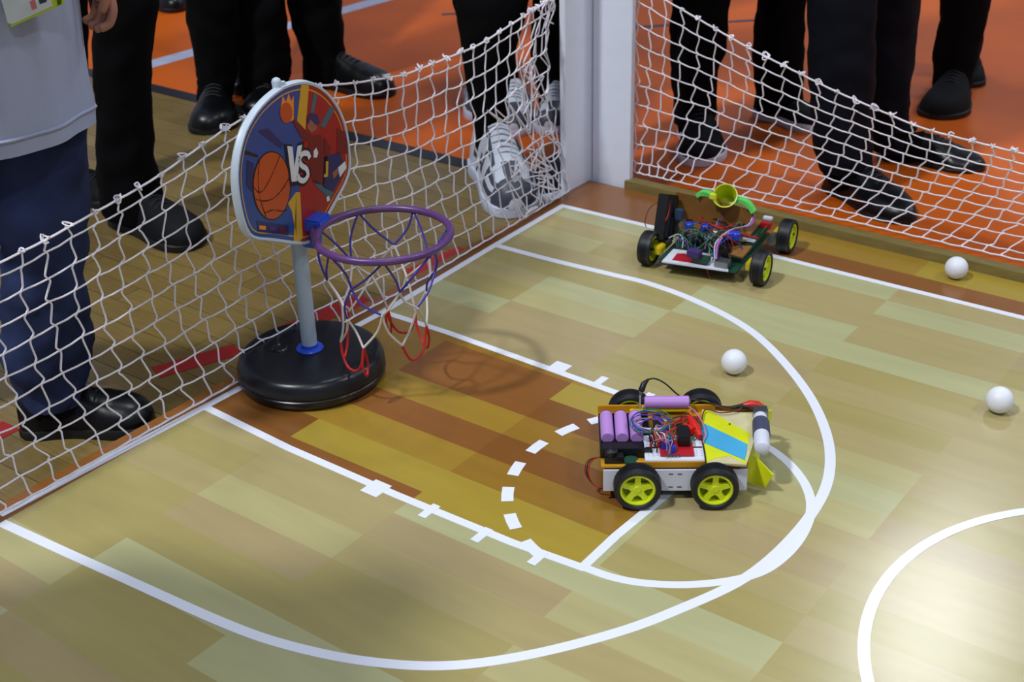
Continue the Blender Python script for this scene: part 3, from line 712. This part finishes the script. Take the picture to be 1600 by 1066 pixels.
# upright battery holder at the left
def onl(px, pyy, y):           # point of the rear robot's frame with local y given
    Mi = Matrix.LocRotScale(r2.location, r2.rotation_euler, None); O = Mi @ Vector((0, y, 0)); nrm = (Mi.to_3x3() @ Y3)
    return Mi.inverted() @ on_plane(px, pyy, O, nrm)
b0, b1 = onl(1036, 372, -.05), onl(1045, 307, -.02)
ax = (b1-b0).normalized(); side = ax.cross(Y3).normalized(); dd = side.cross(ax)
Mh = Matrix((side, dd, ax)).transposed()
bh = MB().box((b0+b1)/2, (.022, .054, (b1-b0).length+.008), Mh).build('battery_holder', m_bl2, r2, bevel=.0015)
for s in (-1, 1): MB().tube([(b0+b1)/2-side*.0070+dd*s*.013-ax*.036, (b0+b1)/2-side*.0070+dd*s*.013+ax*.036], .0088, 14).build('battery_cell', m_bl2, bh)
for s in range(5): wire(r2, [b1-side*.01-dd*(.02-.008*s)-ax*.004, b1-side*.012-dd*.022-ax*.03, b0-side*.008-dd*(.026-.004*s)+ax*.03, b0+side*.014-dd*.02, b0+side*.04-Z3*.01], ('red', 'red', 'black', 'brown', 'black')[s], .0009)
wire(r2, [b1-side*.008, onl(1018, 322, -.03), onl(1008, 345, -.03), onl(1010, 355, -.03)], 'brown', .0009)
# brown upright board
bd = [onl(*q, .012) for q in ((1056, 300), (1090, 307), (1124, 312), (1126, 316), (1150, 322), (1174, 330), (1178, 336), (1170, 348), (1150, 352), (1100, 346), (1060, 340))]
MB().add([p+Y3*.003 for p in bd]+bd, [tuple(range(11)), tuple(range(11, 22))]+[(i, (i+1) % 11, 11+(i+1) % 11, 11+i) for i in range(11)]).build('upright_board', m_brown, r2, smooth=0)
for q in ((-.06, .02), (.045, .02)): MB().box((q[0], q[1], .062), (.012, .008, .026)).build('board_foot', m_brown, r2)
# cup, opening towards the viewer
cO = onl(1133, 306, .004); axc = (Matrix.LocRotScale(r2.location, r2.rotation_euler, None).to_3x3().inverted() @ Vector((CP-G(1133, 306, .1)).normalized())).normalized()
axc = (axc+Vector((0, 0, .35))+X3*-.15).normalized(); qm = Matrix.Translation(cO) @ Z3.rotation_difference(axc).to_matrix().to_4x4()
MB().lathe([(0, -.045), (.0125, -.045), (.0130, -.043), (.0215, -.001), (.0235, 0), (.0232, .0015), (.0212, .0012), (.0200, -.002), (.0118, -.0425), (0, -.0425)], 40, qm).build('cup', m_cup, r2)
def arm(pts, wd, name='green_arm'):
    pts = smooth_path(pts, 5); rings = []
    for i, p in enumerate(pts):
        t = (pts[min(i+1, len(pts)-1)]-pts[max(i-1, 0)]).normalized(); s = t.cross(Y3).normalized()
        rings.append([p+s*wd*.3-Y3*wd*.6, p+s*wd*.3+Y3*wd*.6, p-s*wd*.3+Y3*wd*.6, p-s*wd*.3-Y3*wd*.6])
    MB().loft(rings).build(name, m_green, r2, smooth=30)
arm([onl(1116, 308, .02), onl(1108, 303, .018), onl(1098, 301, .015), onl(1090, 305, .012)], .012)
arm([onl(1150, 312, .015), onl(1160, 313, .012), onl(1170, 319, .008), onl(1178, 331, .004)], .012)
MB().box(onl(1114, 307, -.004), (.012, .008, .010)).build('hinge_block', mat('hinge_yellow', (220, 220, 60), .4), r2, bevel=.001)
for k in range(46):
    a = L2(1050+rr.random()*110, 352+rr.random()*40, .052); b = L2(1060+rr.random()*85, 372+rr.random()*34, .040)
    wire(r2, [a, a.lerp(b, .3)+Vector(((rr.random()-.5)*.02, (rr.random()-.5)*.02, .012+rr.random()*.02)), a.lerp(b, .7)+Vector(((rr.random()-.5)*.02, (rr.random()-.5)*.02, .010+rr.random()*.012)), b], rr.choice(('red', 'purple', 'black', 'grey', 'green', 'blue', 'black', 'brown', 'black', 'green', 'brown')), .0010)
for k in range(4): wire(r2, [L2(1117+k, 405, .045), L2(1118+k*2, 380, .066), L2(1140+k, 360, .078), L2(1168+k*2, 352, .080), L2(1176+k, 338, .085)], ('white', 'purple', 'pink', 'purple')[k], .0010)
for k in range(3): wire(r2, [L2(1090+k*3, 340, .075), L2(1110, 350+k, .075), L2(1140, 360+k*2, .068), L2(1185, 372+k, .055)], ('red', 'red', 'black')[k], .0011)
wire(r2, [L2(1045, 372, .05), L2(1060, 366, .062), L2(1067, 374, .06), L2(1066, 388, .045)], 'white', .0010)
for k in range(2): wire(r2, [L2(1104, 414, .03), L2(1105+k, 420, .022), L2(1107+k*2, 430, .008), L2(1110, 434-k*4, .006)], ('red', 'black')[k], .0010)
wire(r2, [L2(1188, 365, .05), L2(1196, 356, .05), L2(1203, 345, .055)], 'green', .0011)

# ------------------------------------------------------------------ people
m_skin = mat('skin', (164, 112, 92), .5, var=.06); m_hair = mat('hair', (22, 18, 18), .5)
m_tblack = mat('trousers_black', (7, 7, 9), .9, spec=.12, var=.15, bump=.12, bscale=500); m_tnavy = mat('trousers_navy', (11, 14, 23), .85, spec=.15, var=.12, bump=.12, bscale=500)
m_jeans = mat('jeans', (46, 57, 95), .85, spec=.2, var=.6, vscale=7, bump=.2, bscale=700)
m_shirt = mat('shirt_white', (164, 172, 198), .85, var=.03, vscale=8, bump=.15, bscale=160); m_shirtd = mat('shirt_dark', (24, 26, 34), .85, var=.1)
m_leather = mat('leather_black', (9, 9, 12), .33, spec=.4, var=.05, bump=.06, bscale=250); m_suede = mat('shoe_dark', (13, 14, 18), .75, spec=.2, var=.12)
m_sole = mat('sole_black', (12, 12, 14), .6); m_solew = mat('sole_white', (200, 205, 224), .5, var=.03); m_swhite = mat('sneaker_white', (196, 202, 214), .55, var=.05); m_sgrey = mat('sneaker_grey', (66, 70, 84), .5, var=.1)
m_lace = mat('lace', (24, 24, 28), .7); m_lacew = mat('lace_white', (205, 208, 218), .7)
KIND = {
 'dress': dict(w=[(0, .30), (.04, .52), (.15, .70), (.35, .70), (.55, .86), (.68, .96), (.80, .84), (.90, .60), (.96, .38), (1, .12)],
               h=[(0, .055), (.04, .066), (.25, .074), (.42, .070), (.55, .056), (.72, .042), (.85, .034), (.95, .027), (1, .014)], st=.010, up='m_leather', so='m_sole', heel=.012),
 'round': dict(w=[(0, .32), (.04, .56), (.15, .72), (.35, .74), (.55, .90), (.70, 1.0), (.83, .94), (.92, .74), (.97, .50), (1, .2)],
               h=[(0, .060), (.04, .072), (.25, .080), (.42, .074), (.55, .062), (.72, .052), (.87, .046), (.95, .036), (1, .018)], st=.016, up='m_leather', so='m_sole', heel=.006),
 'sneak': dict(w=[(0, .34), (.04, .60), (.15, .74), (.35, .74), (.55, .88), (.70, 1.0), (.83, .93), (.92, .72), (.97, .50), (1, .2)],
               h=[(0, .062), (.04, .076), (.25, .082), (.42, .076), (.55, .060), (.72, .045), (.87, .040), (.95, .032), (1, .016)], st=.022, up='m_suede', so='m_solew', heel=.004),
 'chunky': dict(w=[(0, .40), (.04, .68), (.15, .82), (.35, .82), (.55, .94), (.70, 1.0), (.83, .95), (.92, .76), (.97, .54), (1, .25)],
               h=[(0, .068), (.04, .086), (.25, .096), (.42, .092), (.55, .074), (.72, .056), (.87, .048), (.95, .038), (1, .02)], st=.026, up='m_swhite', so='m_solew', heel=.006)}
def shoe(parent, ploc, kind, heel, toe, width=None, laces=True, up=None):
    K = KIND[kind]; d = (toe-heel); d.z = 0; L = d.length; d.normalize(); s = Vector((-d.y, d.x, 0)); W = width or max(.085, L*.36)
    o = Vector((heel.x, heel.y, FZ))-ploc; up = up or globals()[K['up']]; so = globals()[K['so']]
    ts = [i/26 for i in range(27)]; rings = []; t0 = K['st']
    for t in ts:
        hw = interp(t, K['w'])*W/2; hh = interp(t, K['h'])*(L/.27); rings.append([])
        cv = (.012 if kind != 'dress' else .008)*math.sin(t*PI)
        for j in range(15):
            a = PI*j/14; c = math.cos(a); sn = math.sin(a)
            e = .75 if t > .45 else .6
            y = hw*math.copysign(abs(c)**e, c); z = t0*.8+(hh)*(sn**.9 if sn > 0 else 0)
            y *= 1-.25*(z/(.09))*(1 if t < .45 else .4)
            if kind == 'chunky': z += .0016*math.sin(t*44)*sn
            else: z += .0010*math.sin(t*60)*sn*(1 if .5 < t < .75 else 0)
            rings[-1].append(o+d*(t*L)+s*(y+cv)+Z3*z)
    mb = MB(); n = 15
    vs = [v for r_ in rings for v in r_]; fs = []; mi = []
    for i in range(26):
        for j in range(14):
            fs.append((i*n+j, i*n+j+1, (i+1)*n+j+1, (i+1)*n+j))
            if kind == 'chunky':
                g = (5 <= i <= 6 and 1 <= j <= 12) or (8 <= i <= 16 and j in (4, 9)) or (i >= 23) or (i in (13, 17) and (j < 5 or j > 8)) or (i < 3 and j in (5, 6, 7, 8)) or (18 <= i <= 22 and j in (1, 3, 6, 7, 10, 12)) or (9 <= i <= 12 and j in (1, 12))
                mi.append(1 if g else 0)
            else: mi.append(0)
    mb.add(vs, fs+[tuple(range(n))[::-1], tuple(26*n+j for j in range(n))]); mb.m = mi+[0, 0]
    sh = mb.build('shoe', [up, m_sgrey], parent, smooth=50)
    out = []
    for t in ts: out.append((t*L, interp(t, K['w'])*W/2*1.05, (.012 if kind != 'dress' else .008)*math.sin(t*PI)))
    poly = [(x, y+c) for x, y, c in out]+[(x, -y+c) for x, y, c in reversed(out)]
    poly[0] = (-.002, poly[0][1]); poly[-1] = (-.002, poly[-1][1])
    rg = []
    for (z, k) in ((0, .985), (.002, 1.0), (t0*.85, 1.0), (t0, .97)):
        rg.append([o+d*(L/2+(x-L/2)*k)+s*y*k+Z3*z for x, y in poly])
    so_o = MB().loft(rg).build('sole', so, sh, smooth=40)
    if kind in ('sneak',):
        pass
    if laces:
        for q in range(6 if kind == 'chunky' else 4):
            t = .36+q*.05 if kind == 'chunky' else .42+q*.055; hw = interp(t, K['w'])*W/2*.42; hh = interp(t, K['h'])*(L/.27)+t0*.8
            cc_ = o+d*(t*L)+Z3*(hh+.0015)+s*.010
            MB().tube(smooth_path([cc_-s*hw-Z3*.006, cc_+Z3*.001, cc_+s*hw-Z3*.006], 3), .0024 if kind == 'chunky' else .0018, 5).build('lace', m_lacew if kind == 'chunky' else m_lace, sh)
            if kind == 'chunky': MB().tube(smooth_path([cc_-s*hw-Z3*.006, cc_+Z3*.002+d*.006, cc_+s*hw-Z3*.006+d*.012], 3), .0022, 5).build('lace', m_lacew, sh)
    return sh
def leg_rings(path, seed, amp=1.0, n=28):
    """path: list of (centre, radius across, radius deep)"""
    rings = []; rg = random.Random(seed); off = Vector((rg.random()*50, rg.random()*50, rg.random()*50))
    k = len(path); P = []
    for i in range(k-1):
        seg = max(2, int((path[i+1][0]-path[i][0]).length/.012))
        for j in range(seg):
            t = j/seg; P.append((path[i][0].lerp(path[i+1][0], t), path[i][1]*(1-t)+path[i+1][1]*t))
    P.append((path[-1][0], path[-1][1]))
    for _ in range(3): P = [P[0]]+[((P[i-1][0]+P[i][0]*2+P[i+1][0])/4, (P[i-1][1]+P[i][1]*2+P[i+1][1])/4) for i in range(1, len(P)-1)]+[P[-1]]
    z0 = P[0][0].z
    for c, r_ in P:
        ring_ = []
        for j in range(n):
            a = 2*PI*j/n; dv = Vector((math.cos(a), math.sin(a), 0))
            q = Vector((dv.x*1.6, dv.y*1.6, c.z*14))+off; lowf = max(.35, 1-(c.z-z0)*1.6)
            w_ = noise.noise(q)*.10+noise.noise(q*2.1+Vector((3, 1, c.z*22)))*.06*lowf
            crease = math.sin(c.z*95+math.cos(a*2+off.x)*2.2+off.y)*.030*lowf
            ring_.append(c+dv*r_*(1+(w_+crease)*amp))
        rings.append(ring_)
    return rings
def ellipse_ring(c, ax_, rx, ry, n=32, zf=None):
    s = Vector((-ax_.y, ax_.x, 0)); out = []
    for j in range(n):
        a = 2*PI*j/n; v = c+s*rx*math.cos(a)+ax_*ry*math.sin(a)
        if zf: v.z += zf(a)
        out.append(v)
    return out
def rows_path(rows, anchor):
    """rows: (y, xl, xr) pixels, bottom last; the leg stands on a plane through anchor"""
    out = []
    for (y, xl, xr) in reversed(rows):
        a = facing(xl, y, anchor); b = facing(xr, y, anchor); c = (a+b)/2; out.append((c, (b-a).length/2*.97))
    return out
def person(label, legs, H=1.70, off=0, amp=1.0,  trousers=None, shirt=None, seed=1, hidden_arm=True, extra=None, shirt_fn=None, torso_xy=None):
    """legs: dicts(heel, toe (pixels on the floor), kind, rows or None)"""
    anchors = []
    for lg in legs:
        he, to = [v.copy() if isinstance(v, Vector) else G(*v, FZ) for v in (lg['heel'], lg['toe'])]; lg['H'], lg['T'] = he, to; anchors.append(he.lerp(to, .22))
    root = thing('person', label, 'person', Vector(((anchors[0].x+anchors[1].x)/2, (anchors[0].y+anchors[1].y)/2, FZ)))
    ro = root.location.copy()
    d = sum(((lg['T']-lg['H']).normalized() for lg in legs), Vector()); d.z = 0; d.normalize(); sd = Vector((-d.y, d.x, 0))
    hz = H*.50; paths = []
    for lg, an in zip(legs, anchors):
        if lg.get('rows'): pth = rows_path(lg['rows'], an)
        else: pth = [(an+Z3*.07, .062), (an+Z3*.25, .066), (an+Z3*.45, .075)]
        paths.append(pth)
    tops = [p[-1][0] for p in paths]
    hip = Vector(((tops[0].x+tops[1].x)/2, (tops[0].y+tops[1].y)/2, hz))
    if off:
        va = Vector((hip.x-CP.x, hip.y-CP.y, 0)).normalized(); hip = hip+va*off
    if torso_xy is not None: hip = Vector((torso_xy.x, torso_xy.y, hz))
    sgn = 1 if (tops[0]-hip).dot(sd) > (tops[1]-hip).dot(sd) else -1
    tr = MB(); ankles = []; knees = []; hips = []
    for i, pth in enumerate(paths):
        hj = hip+sd*.085*(sgn if i == 0 else -sgn); top = pth[-1]
        if top[0].z < H*.30: pth.append((top[0].lerp(hj, .45)*1.0, max(.075, top[1])))
        pth.append((Vector((hj.x, hj.y, hz-.02)), .092)); pth.append((Vector((hj.x, hj.y, hz+.04))*1.0, .088))
        tr.loft(leg_rings(pth, seed*7+i, amp), caps=True)
        ankles.append(Vector(legs[i]['H'].lerp(legs[i]['T'], .22))+Z3*.07); hips.append(hj)
        zk = H*.27; cand = min(pth, key=lambda q: abs(q[0].z-zk)); knees.append(Vector((cand[0].x, cand[0].y, zk)) if abs(cand[0].z-zk) < .12 else ankles[-1].lerp(hj, .5))
    for r_ in (0,):
        tr.loft([ellipse_ring(hip+Z3*z, d, rx, ry) for z, rx, ry in ((-.06, .10, .07), (-.02, .165, .105), (.06, .17, .11), (.14, .155, .105))])
    mt = tr; mt.v = [tuple(Vector(v)-ro) for v in mt.v]
    mt.build('trousers', trousers or m_tblack, root, smooth=60)
    # torso / shirt
    waist = hz+.08; sh_z = H*.815
    zs = [(waist-.08, .175, .115), (waist+.06, .165, .11), (waist+.22, .175, .115), (sh_z-.10, .19, .115), (sh_z-.03, .18, .10), (sh_z+.01, .12, .08), (sh_z+.04, .065, .06)]
    if shirt_fn: shirt_fn(root, ro, hip, d, sd, sh_z)
    st = MB()
    if not shirt_fn:
        st.loft([ellipse_ring(Vector((hip.x, hip.y, z)), d, rx*(1+.03*math.sin(z*40)), ry) for z, rx, ry in zs])
    armp = []
    if extra: extra['side'] = 1 if (sd.dot(rt1) > 0) else -1
    for s_ in (-1, 1):
        S = Vector((hip.x, hip.y, sh_z-.04))+sd*s_*.175; E_ = S+sd*s_*.05-Z3*.27-d*.01; Wt = E_-Z3*.22+d*.05-sd*s_*.01
        if extra and extra.get('side') == s_: E_, Wt = extra['elbow'], extra['wrist']
        st.tube([S-sd*s_*.03, S, S.lerp(E_, .55 if shirt_fn else 1.0)]+([] if shirt_fn else [E_.lerp(Wt, .9)]), [.055, .058, .052]+([] if shirt_fn else [.038]), 14)
        armp.append((S, E_, Wt))
    st.v = [tuple(Vector(v)-ro) for v in st.v]
    st.build('shirt_sleeves' if shirt_fn else 'shirt', shirt or m_shirtd, root, smooth=60)
    # body: one continuous skinned surface
    V = []; Ed = []; Rd = []
    def nv(p, r_, par=None):
        V.append(Vector(p)-ro); Rd.append(r_)
        if par is not None: Ed.append((par, len(V)-1))
        return len(V)-1
    pel = nv(hip, .085); sp = nv((hip.x, hip.y, waist+.15), .085, pel); ch = nv((hip.x, hip.y, sh_z-.06), .085, sp); nk = nv((hip.x, hip.y, sh_z+.05), .048, ch)
    hd0 = nv(Vector((hip.x, hip.y, sh_z+.12))+d*.012, .062, nk); hd1 = nv(Vector((hip.x, hip.y, sh_z+.19))+d*.014, .078, hd0); nv(Vector((hip.x, hip.y, sh_z+.25))+d*.008, .060, hd1)
    for i in range(2):
        h_ = nv(hips[i]-Z3*.02, .06, pel)
        zc = 9.0
        for (pc, pr_) in reversed(paths[i][:-2]):
            if pc.z < zc-.10: h_ = nv(pc, pr_*.55, h_); zc = pc.z
        bt = paths[i][0][0]; fz_ = legs[i]['H'].lerp(legs[i]['T'], .40)+Z3*.030
        nv(fz_, .012, h_)
        MB().tube([bt+Z3*.05-ro, bt-ro, legs[i]['H'].lerp(legs[i]['T'], .30)+Z3*.03-ro], [paths[i][0][1]*.86, paths[i][0][1]*.86, .040], 16).build('sock', m_tblack, root)
    for s_, (S, E_, Wt) in zip((-1, 1), armp):
        a_ = nv(S, .040, ch); b_ = nv(E_, .034, a_); c_ = nv(Wt, .023, b_)
        dn = (Wt-E_).normalized(); inn = -sd*s_; fw = d
        if extra and extra.get('side') == s_: dn, fw, inn = extra['down'], extra['fwd'], extra['inn']
        hs = extra.get('hs', 1) if (extra and extra.get('side') == s_) else 1
        pm_ = nv(Wt+dn*.045*hs, .022*hs, c_)
        for f_ in range(4):
            hs = extra.get('hs', 1) if (extra and extra.get('side') == s_) else 1
            o_ = fw*(.026-.0175*f_)*hs; L_ = (.040, .046, .043, .034)[f_]
            k1 = nv(Wt+dn*.078*hs+o_, .0092*hs, pm_); k2 = nv(Wt+dn*(.078+L_*.62)*hs+o_+inn*.010*hs, .0084*hs, k1); nv(Wt+dn*(.078+L_*.8)*hs+o_+inn*.030*hs, .0074*hs, k2)
        t1 = nv(Wt+(dn*.030+fw*.032+inn*.008)*hs, .011*hs, pm_); t2 = nv(Wt+(dn*.060+fw*.040+inn*.018)*hs, .0095*hs, t1); nv(Wt+(dn*.080+fw*.036+inn*.026)*hs, .008*hs, t2)
    me = bpy.data.meshes.new('body'); me.from_pydata(V, Ed, []); ob = bpy.data.objects.new('body', me); COL.objects.link(ob); ob.parent = root
    me.materials.append(m_skin)
    md = ob.modifiers.new('skin', 'SKIN')
    for i, v in enumerate(me.skin_vertices[0].data): v.radius = (Rd[i], Rd[i]); v.use_root = (i == 0)
    sb = ob.modifiers.new('sub', 'SUBSURF'); sb.levels = 1; sb.render_levels = 2; md.use_smooth_shade = True
    # face details and hair, out of the picture but there
    hc = Vector((hip.x, hip.y, sh_z+.19))+d*.01-ro
    hm = MB().lathe([(.085*math.sin(t), .11*math.cos(t)) for t in [i*PI/14 for i in range(9)]], 24, Matrix.Translation(hc-d*.015+Z3*.02)).build('hair', m_hair, root, smooth=60)
    for s_ in (-1, 1):
        MB().lathe([(.008*math.sin(t), .008*math.cos(t)) for t in [i*PI/8 for i in range(9)]], 12, Matrix.Translation(hc+d*.078+sd*s_*.03)).build('eye', m_hair, root)
        MB().lathe([(.012*math.sin(t), .02*math.cos(t)) for t in [i*PI/8 for i in range(9)]], 12, Matrix.Translation(hc+sd*s_*.086-Z3*.005)).build('ear', m_skin, root)
    MB().tube([hc+d*.082+Z3*.0, hc+d*.100-Z3*.03], [.006, .011], 10).build('nose', m_skin, root)
    MB().box(hc+d*.082-Z3*.055, (.012, .012, .006)).build('mouth', mat('lips', (140, 70, 66), .5), root)
    for lg in legs:
        if lg.get('shoe', True): shoe(root, ro, lg['kind'], lg['H'], lg['T'], lg.get('w'), lg.get('laces', True), lg.get('up'))
    return root

# P1: white T-shirt and jeans, at the left edge
def p1_shirt(root, ro, hip, d, sd, sh_z):
    an = G(100, 680, FZ); hemR = facing(146, 190, an); cen = facing(-8, 200, an); rx = (hemR-cen).length
    v = Vector((CP.x-cen.x, CP.y-cen.y, 0)).normalized(); zb = hemR.z; rings = []
    for i in range(34):
        t = i/33; z = zb+(sh_z-zb)*t; k = interp(t, [(0, 1.0), (.06, 1.0), (.3, 1.07), (.6, 1.02), (.85, 1.0), (.93, .85), (.98, .55), (1, .4)])
        c = Vector((cen.x, cen.y, z)); ring_ = []
        s = Vector((-v.y, v.x, 0))
        for j in range(72):
            a = 2*PI*j/72
            f = 1+.022*math.sin(a*7+1.2+t*2)*max(0, 1-t)+.035*noise.noise(Vector((math.cos(a)*3.5, math.sin(a)*3.5, z*9)))+min(1, max(0, t*6-.25))*(.034*math.sin(a*13+z*6+2*math.sin(z*7))*(.5+.5*math.sin(a*3+1))+.018*math.sin(a*23-z*14))
            f *= 1+.018*(1 if i in (1, 2) else 0)
            p = c+s*rx*k*f*math.cos(a)+v*rx*.74*k*f*math.sin(a)
            if i < 2: p.z += .004*math.sin(a*3)-.0*t
            ring_.append(p-ro)
        rings.append(ring_)
    rin = [[q+(Vector((cen.x, cen.y, 0))-ro-q)*Vector((1, 1, 0)).length*0 for q in r_] for r_ in rings[:1]]
    MB().loft(rings, caps=False).build('shirt', m_shirt, root, smooth=70)
    hemr = rings[1]
    MB().tube([q for q in hemr], .0028, 6, closed=True).build('shirt_hem', m_shirt, root, smooth=70)
    # ID card in a plastic sleeve
    O = cen+v*(rx*.74+.012); vv = (Z3*.94+v*.0).normalized()
    cr_ = [facing(*q, O)-ro for q in ((17, 42), (101, 5), (86, -62), (2, -25))]
    nn = v
    def card(pts, off, t, m, name, par):
        n_ = len(pts); return MB().add([p+nn*off for p in pts]+[p+nn*(off+t) for p in pts], [tuple(range(n_))[::-1], tuple(range(n_, 2*n_))]+[(i, (i+1) % n_, n_+(i+1) % n_, n_+i) for i in range(n_)]).build(name, m, par, smooth=0)
    cd = card(cr_, 0, .0012, mat('card_green', (176, 196, 40), .3), 'id_card', root)
    cr2 = [facing(*q, O)-ro for q in ((10, 38), (22, 35), (84, 8), (72, -50), (0, -25))]
    card([facing(*q, O)-ro for q in ((12, 36), (20, 37), (82, 9), (70, -52), (-4, -22))], .0012, .0004, mat('card_white', (200, 210, 214), .3), 'card_print', cd)
    for q_, c_ in (((46, 2, 54, -2, 58, 12, 50, 15), (196, 110, 110)), ((60, 0, 72, -5, 73, 2, 62, 6), (30, 60, 60)), ((88, -6, 95, -10, 96, 5, 90, 8), (40, 90, 20))):
        card([facing(q_[2*i], q_[2*i+1], O)-ro for i in range(4)], .0017, .0003, mat('card_mark_%d' % c_[0], c_, .4), 'card_print', cd)
    MB().tube(smooth_path([(cr_[2]+cr_[3])/2, Vector((cen.x, cen.y, sh_z-.1))+v*.12-ro, Vector((cen.x, cen.y, sh_z+.03))+v*.07-ro], 5), .003, 6).build('lanyard', m_pcbb, root)
an1 = G(100, 680, FZ)
wr = facing(153, -62, an1); el = facing(175, -210, an1)
vv1 = (an1-CP); vv1.z = 0; vv1.normalize(); rt1 = Vector((vv1.y, -vv1.x, 0))
person('person in a white T-shirt and blue jeans with an ID card at left',
       [dict(heel=(38, 676), toe=(243, 664), kind='round', w=.098, rows=[(235, -20, 141), (330, -12, 142), (400, -6, 132), (480, -4, 141), (540, 2, 142), (575, 8, 146), (600, 18, 140), (626, 34, 132)]),
        dict(heel=(-190, 640), toe=(-60, 690), kind='round', w=.098)], H=1.52, amp=1.7, trousers=m_jeans, shirt=m_shirt, seed=3, shirt_fn=p1_shirt,
       torso_xy=facing(-8, 200, an1), extra=dict(side=None, wrist=wr, elbow=el, down=Vector((0, 0, -1)), fwd=(rt1*.40-vv1*.92).normalized(), inn=-rt1, hs=.80))

PB = 'person in black trousers '
person('person standing between the jeans and the backboard, black trousers, dark suede shoe',
       [dict(heel=(183, 345), toe=(309, 390), kind='round', up=m_suede, w=.112, rows=[(0, 140, 252), (60, 140, 242), (110, 143, 237), (160, 146, 238), (250, 147, 244), (290, 148, 250), (315, 154, 256), (334, 163, 262)]),
        dict(heel=(100, 300), toe=(185, 320), kind='round', up=m_suede, w=.10, rows=[(0, 60, 140), (150, 62, 140), (285, 70, 135)])], seed=5)
person('person behind the backboard with legs apart, black trousers and two shiny black shoes',
       [dict(heel=(340, 162), toe=(324, 212), kind='round', w=.118, rows=[(0, 286, 376), (40, 292, 375), (80, 302, 375), (115, 306, 372), (140, 308, 366), (154, 306, 364)]),
        dict(heel=(480, 128), toe=(613, 152), kind='round', w=.112, rows=[(0, 448, 535), (40, 458, 539), (70, 466, 538), (95, 474, 540), (122, 476, 538)])], seed=6, off=-.06)
person('person in black trousers mostly hidden behind the top of the backboard',
       [dict(heel=(425, 148), toe=(398, 186), kind='round', w=.10, rows=[(0, 366, 448), (60, 370, 452), (110, 372, 458), (150, 378, 446)]),
        dict(heel=(400, 120), toe=(372, 150), kind='round', w=.10, rows=[(0, 352, 425), (60, 354, 425), (120, 356, 420)])], seed=7, off=.58)
person('person farthest away at the top left, one glossy black shoe showing',
       [dict(heel=(232, 2), toe=(282, 20), kind='round', w=.10), dict(heel=(190, -25), toe=(240, -12), kind='round', w=.10)], seed=8)
person('person in black trousers and chunky white and grey sneakers behind the left net',
       [dict(heel=(757, 258), toe=(806, 342), kind='chunky', w=.125, rows=[(0, 712, 832), (52, 716, 816), (104, 724, 802), (156, 733, 796), (208, 742, 790), (246, 742, 786)]),
        dict(heel=(868, 168), toe=(858, 212), kind='chunky', w=.10, rows=[(0, 832, 900), (50, 829, 898), (100, 830, 896), (150, 844, 894)])], seed=9, torso_xy=Vector((-.44, 1.12, 0)))
person('person behind the white-sneakered one, a white shoe heel showing between the legs',
       [dict(heel=(796, 170), toe=(803, 216), kind='chunky', w=.10, rows=[(0, 704, 790), (60, 724, 800), (130, 760, 812), (165, 774, 814)]),
        dict(heel=(745, 150), toe=(752, 190), kind='chunky', w=.10, rows=[(0, 706, 780), (60, 724, 790), (130, 738, 790)])], seed=10, torso_xy=Vector((-.82, 1.66, 0)))
person('person hidden by the corner post, only a black shoe tip under the net',
       [dict(heel=(905, 275), toe=(812, 316), kind='sneak', w=.10, up=m_suede, rows=[(0, 904, 968), (120, 900, 962), (250, 896, 948)]),
        dict(heel=(950, 235), toe=(905, 262), kind='sneak', w=.10, rows=[(0, 906, 970), (120, 910, 970), (210, 915, 965)])], seed=12, torso_xy=Vector((.06, 1.18, 0)))
person('person in black trousers and black sneakers with white soles behind the right net',
       [dict(heel=(1082, 205), toe=(1092, 262), kind='sneak', w=.115, rows=[(0, 1048, 1143), (41, 1046, 1139), (83, 1044, 1136), (116, 1047, 1122), (140, 1049, 1121), (190, 1052, 1118)]),
        dict(heel=(1183, 178), toe=(1280, 206), kind='sneak', w=.10, rows=[(0, 1182, 1262), (60, 1177, 1260), (105, 1176, 1258), (150, 1178, 1258), (172, 1180, 1250)])], seed=13, off=.12)
person('person in dark navy trousers and pointed black leather shoes behind the right net',
       [dict(heel=(1296, 290), toe=(1424, 352), kind='dress', w=.118, rows=[(0, 1258, 1372), (83, 1259, 1372), (165, 1263, 1366), (220, 1270, 1366), (262, 1276, 1366)]),
        dict(heel=(1400, 245), toe=(1538, 268), kind='dress', w=.112, rows=[(0, 1338, 1440), (80, 1343, 1430), (150, 1350, 1424), (200, 1358, 1420), (232, 1362, 1436)])],
       trousers=m_tnavy, seed=14)
person('person in black trousers at the top right, one dark suede shoe',
       [dict(heel=(1490, 142), toe=(1460, 188), kind='round', up=m_suede, w=.12, rows=[(0, 1468, 1550), (41, 1465, 1543), (83, 1456, 1531), (112, 1459, 1521), (140, 1456, 1516)]),
        dict(heel=(1512, 112), toe=(1497, 138), kind='round', up=m_suede, w=.10, rows=[(0, 1470, 1546), (60, 1466, 1538), (100, 1475, 1530)])], seed=15)

person('unseen onlooker in dark clothes added outside the near left corner, beyond the picture edge',
       [dict(heel=uv3(.9, -14.4)+Z3*FZ, toe=uv3(1.1, -11.6)+Z3*FZ, kind='round', w=.10), dict(heel=uv3(3.9, -14.5)+Z3*FZ, toe=uv3(3.9, -11.7)+Z3*FZ, kind='round', w=.10)], H=1.6, seed=31)  # unseen figure, added so its shadow darkens the near left of the mat
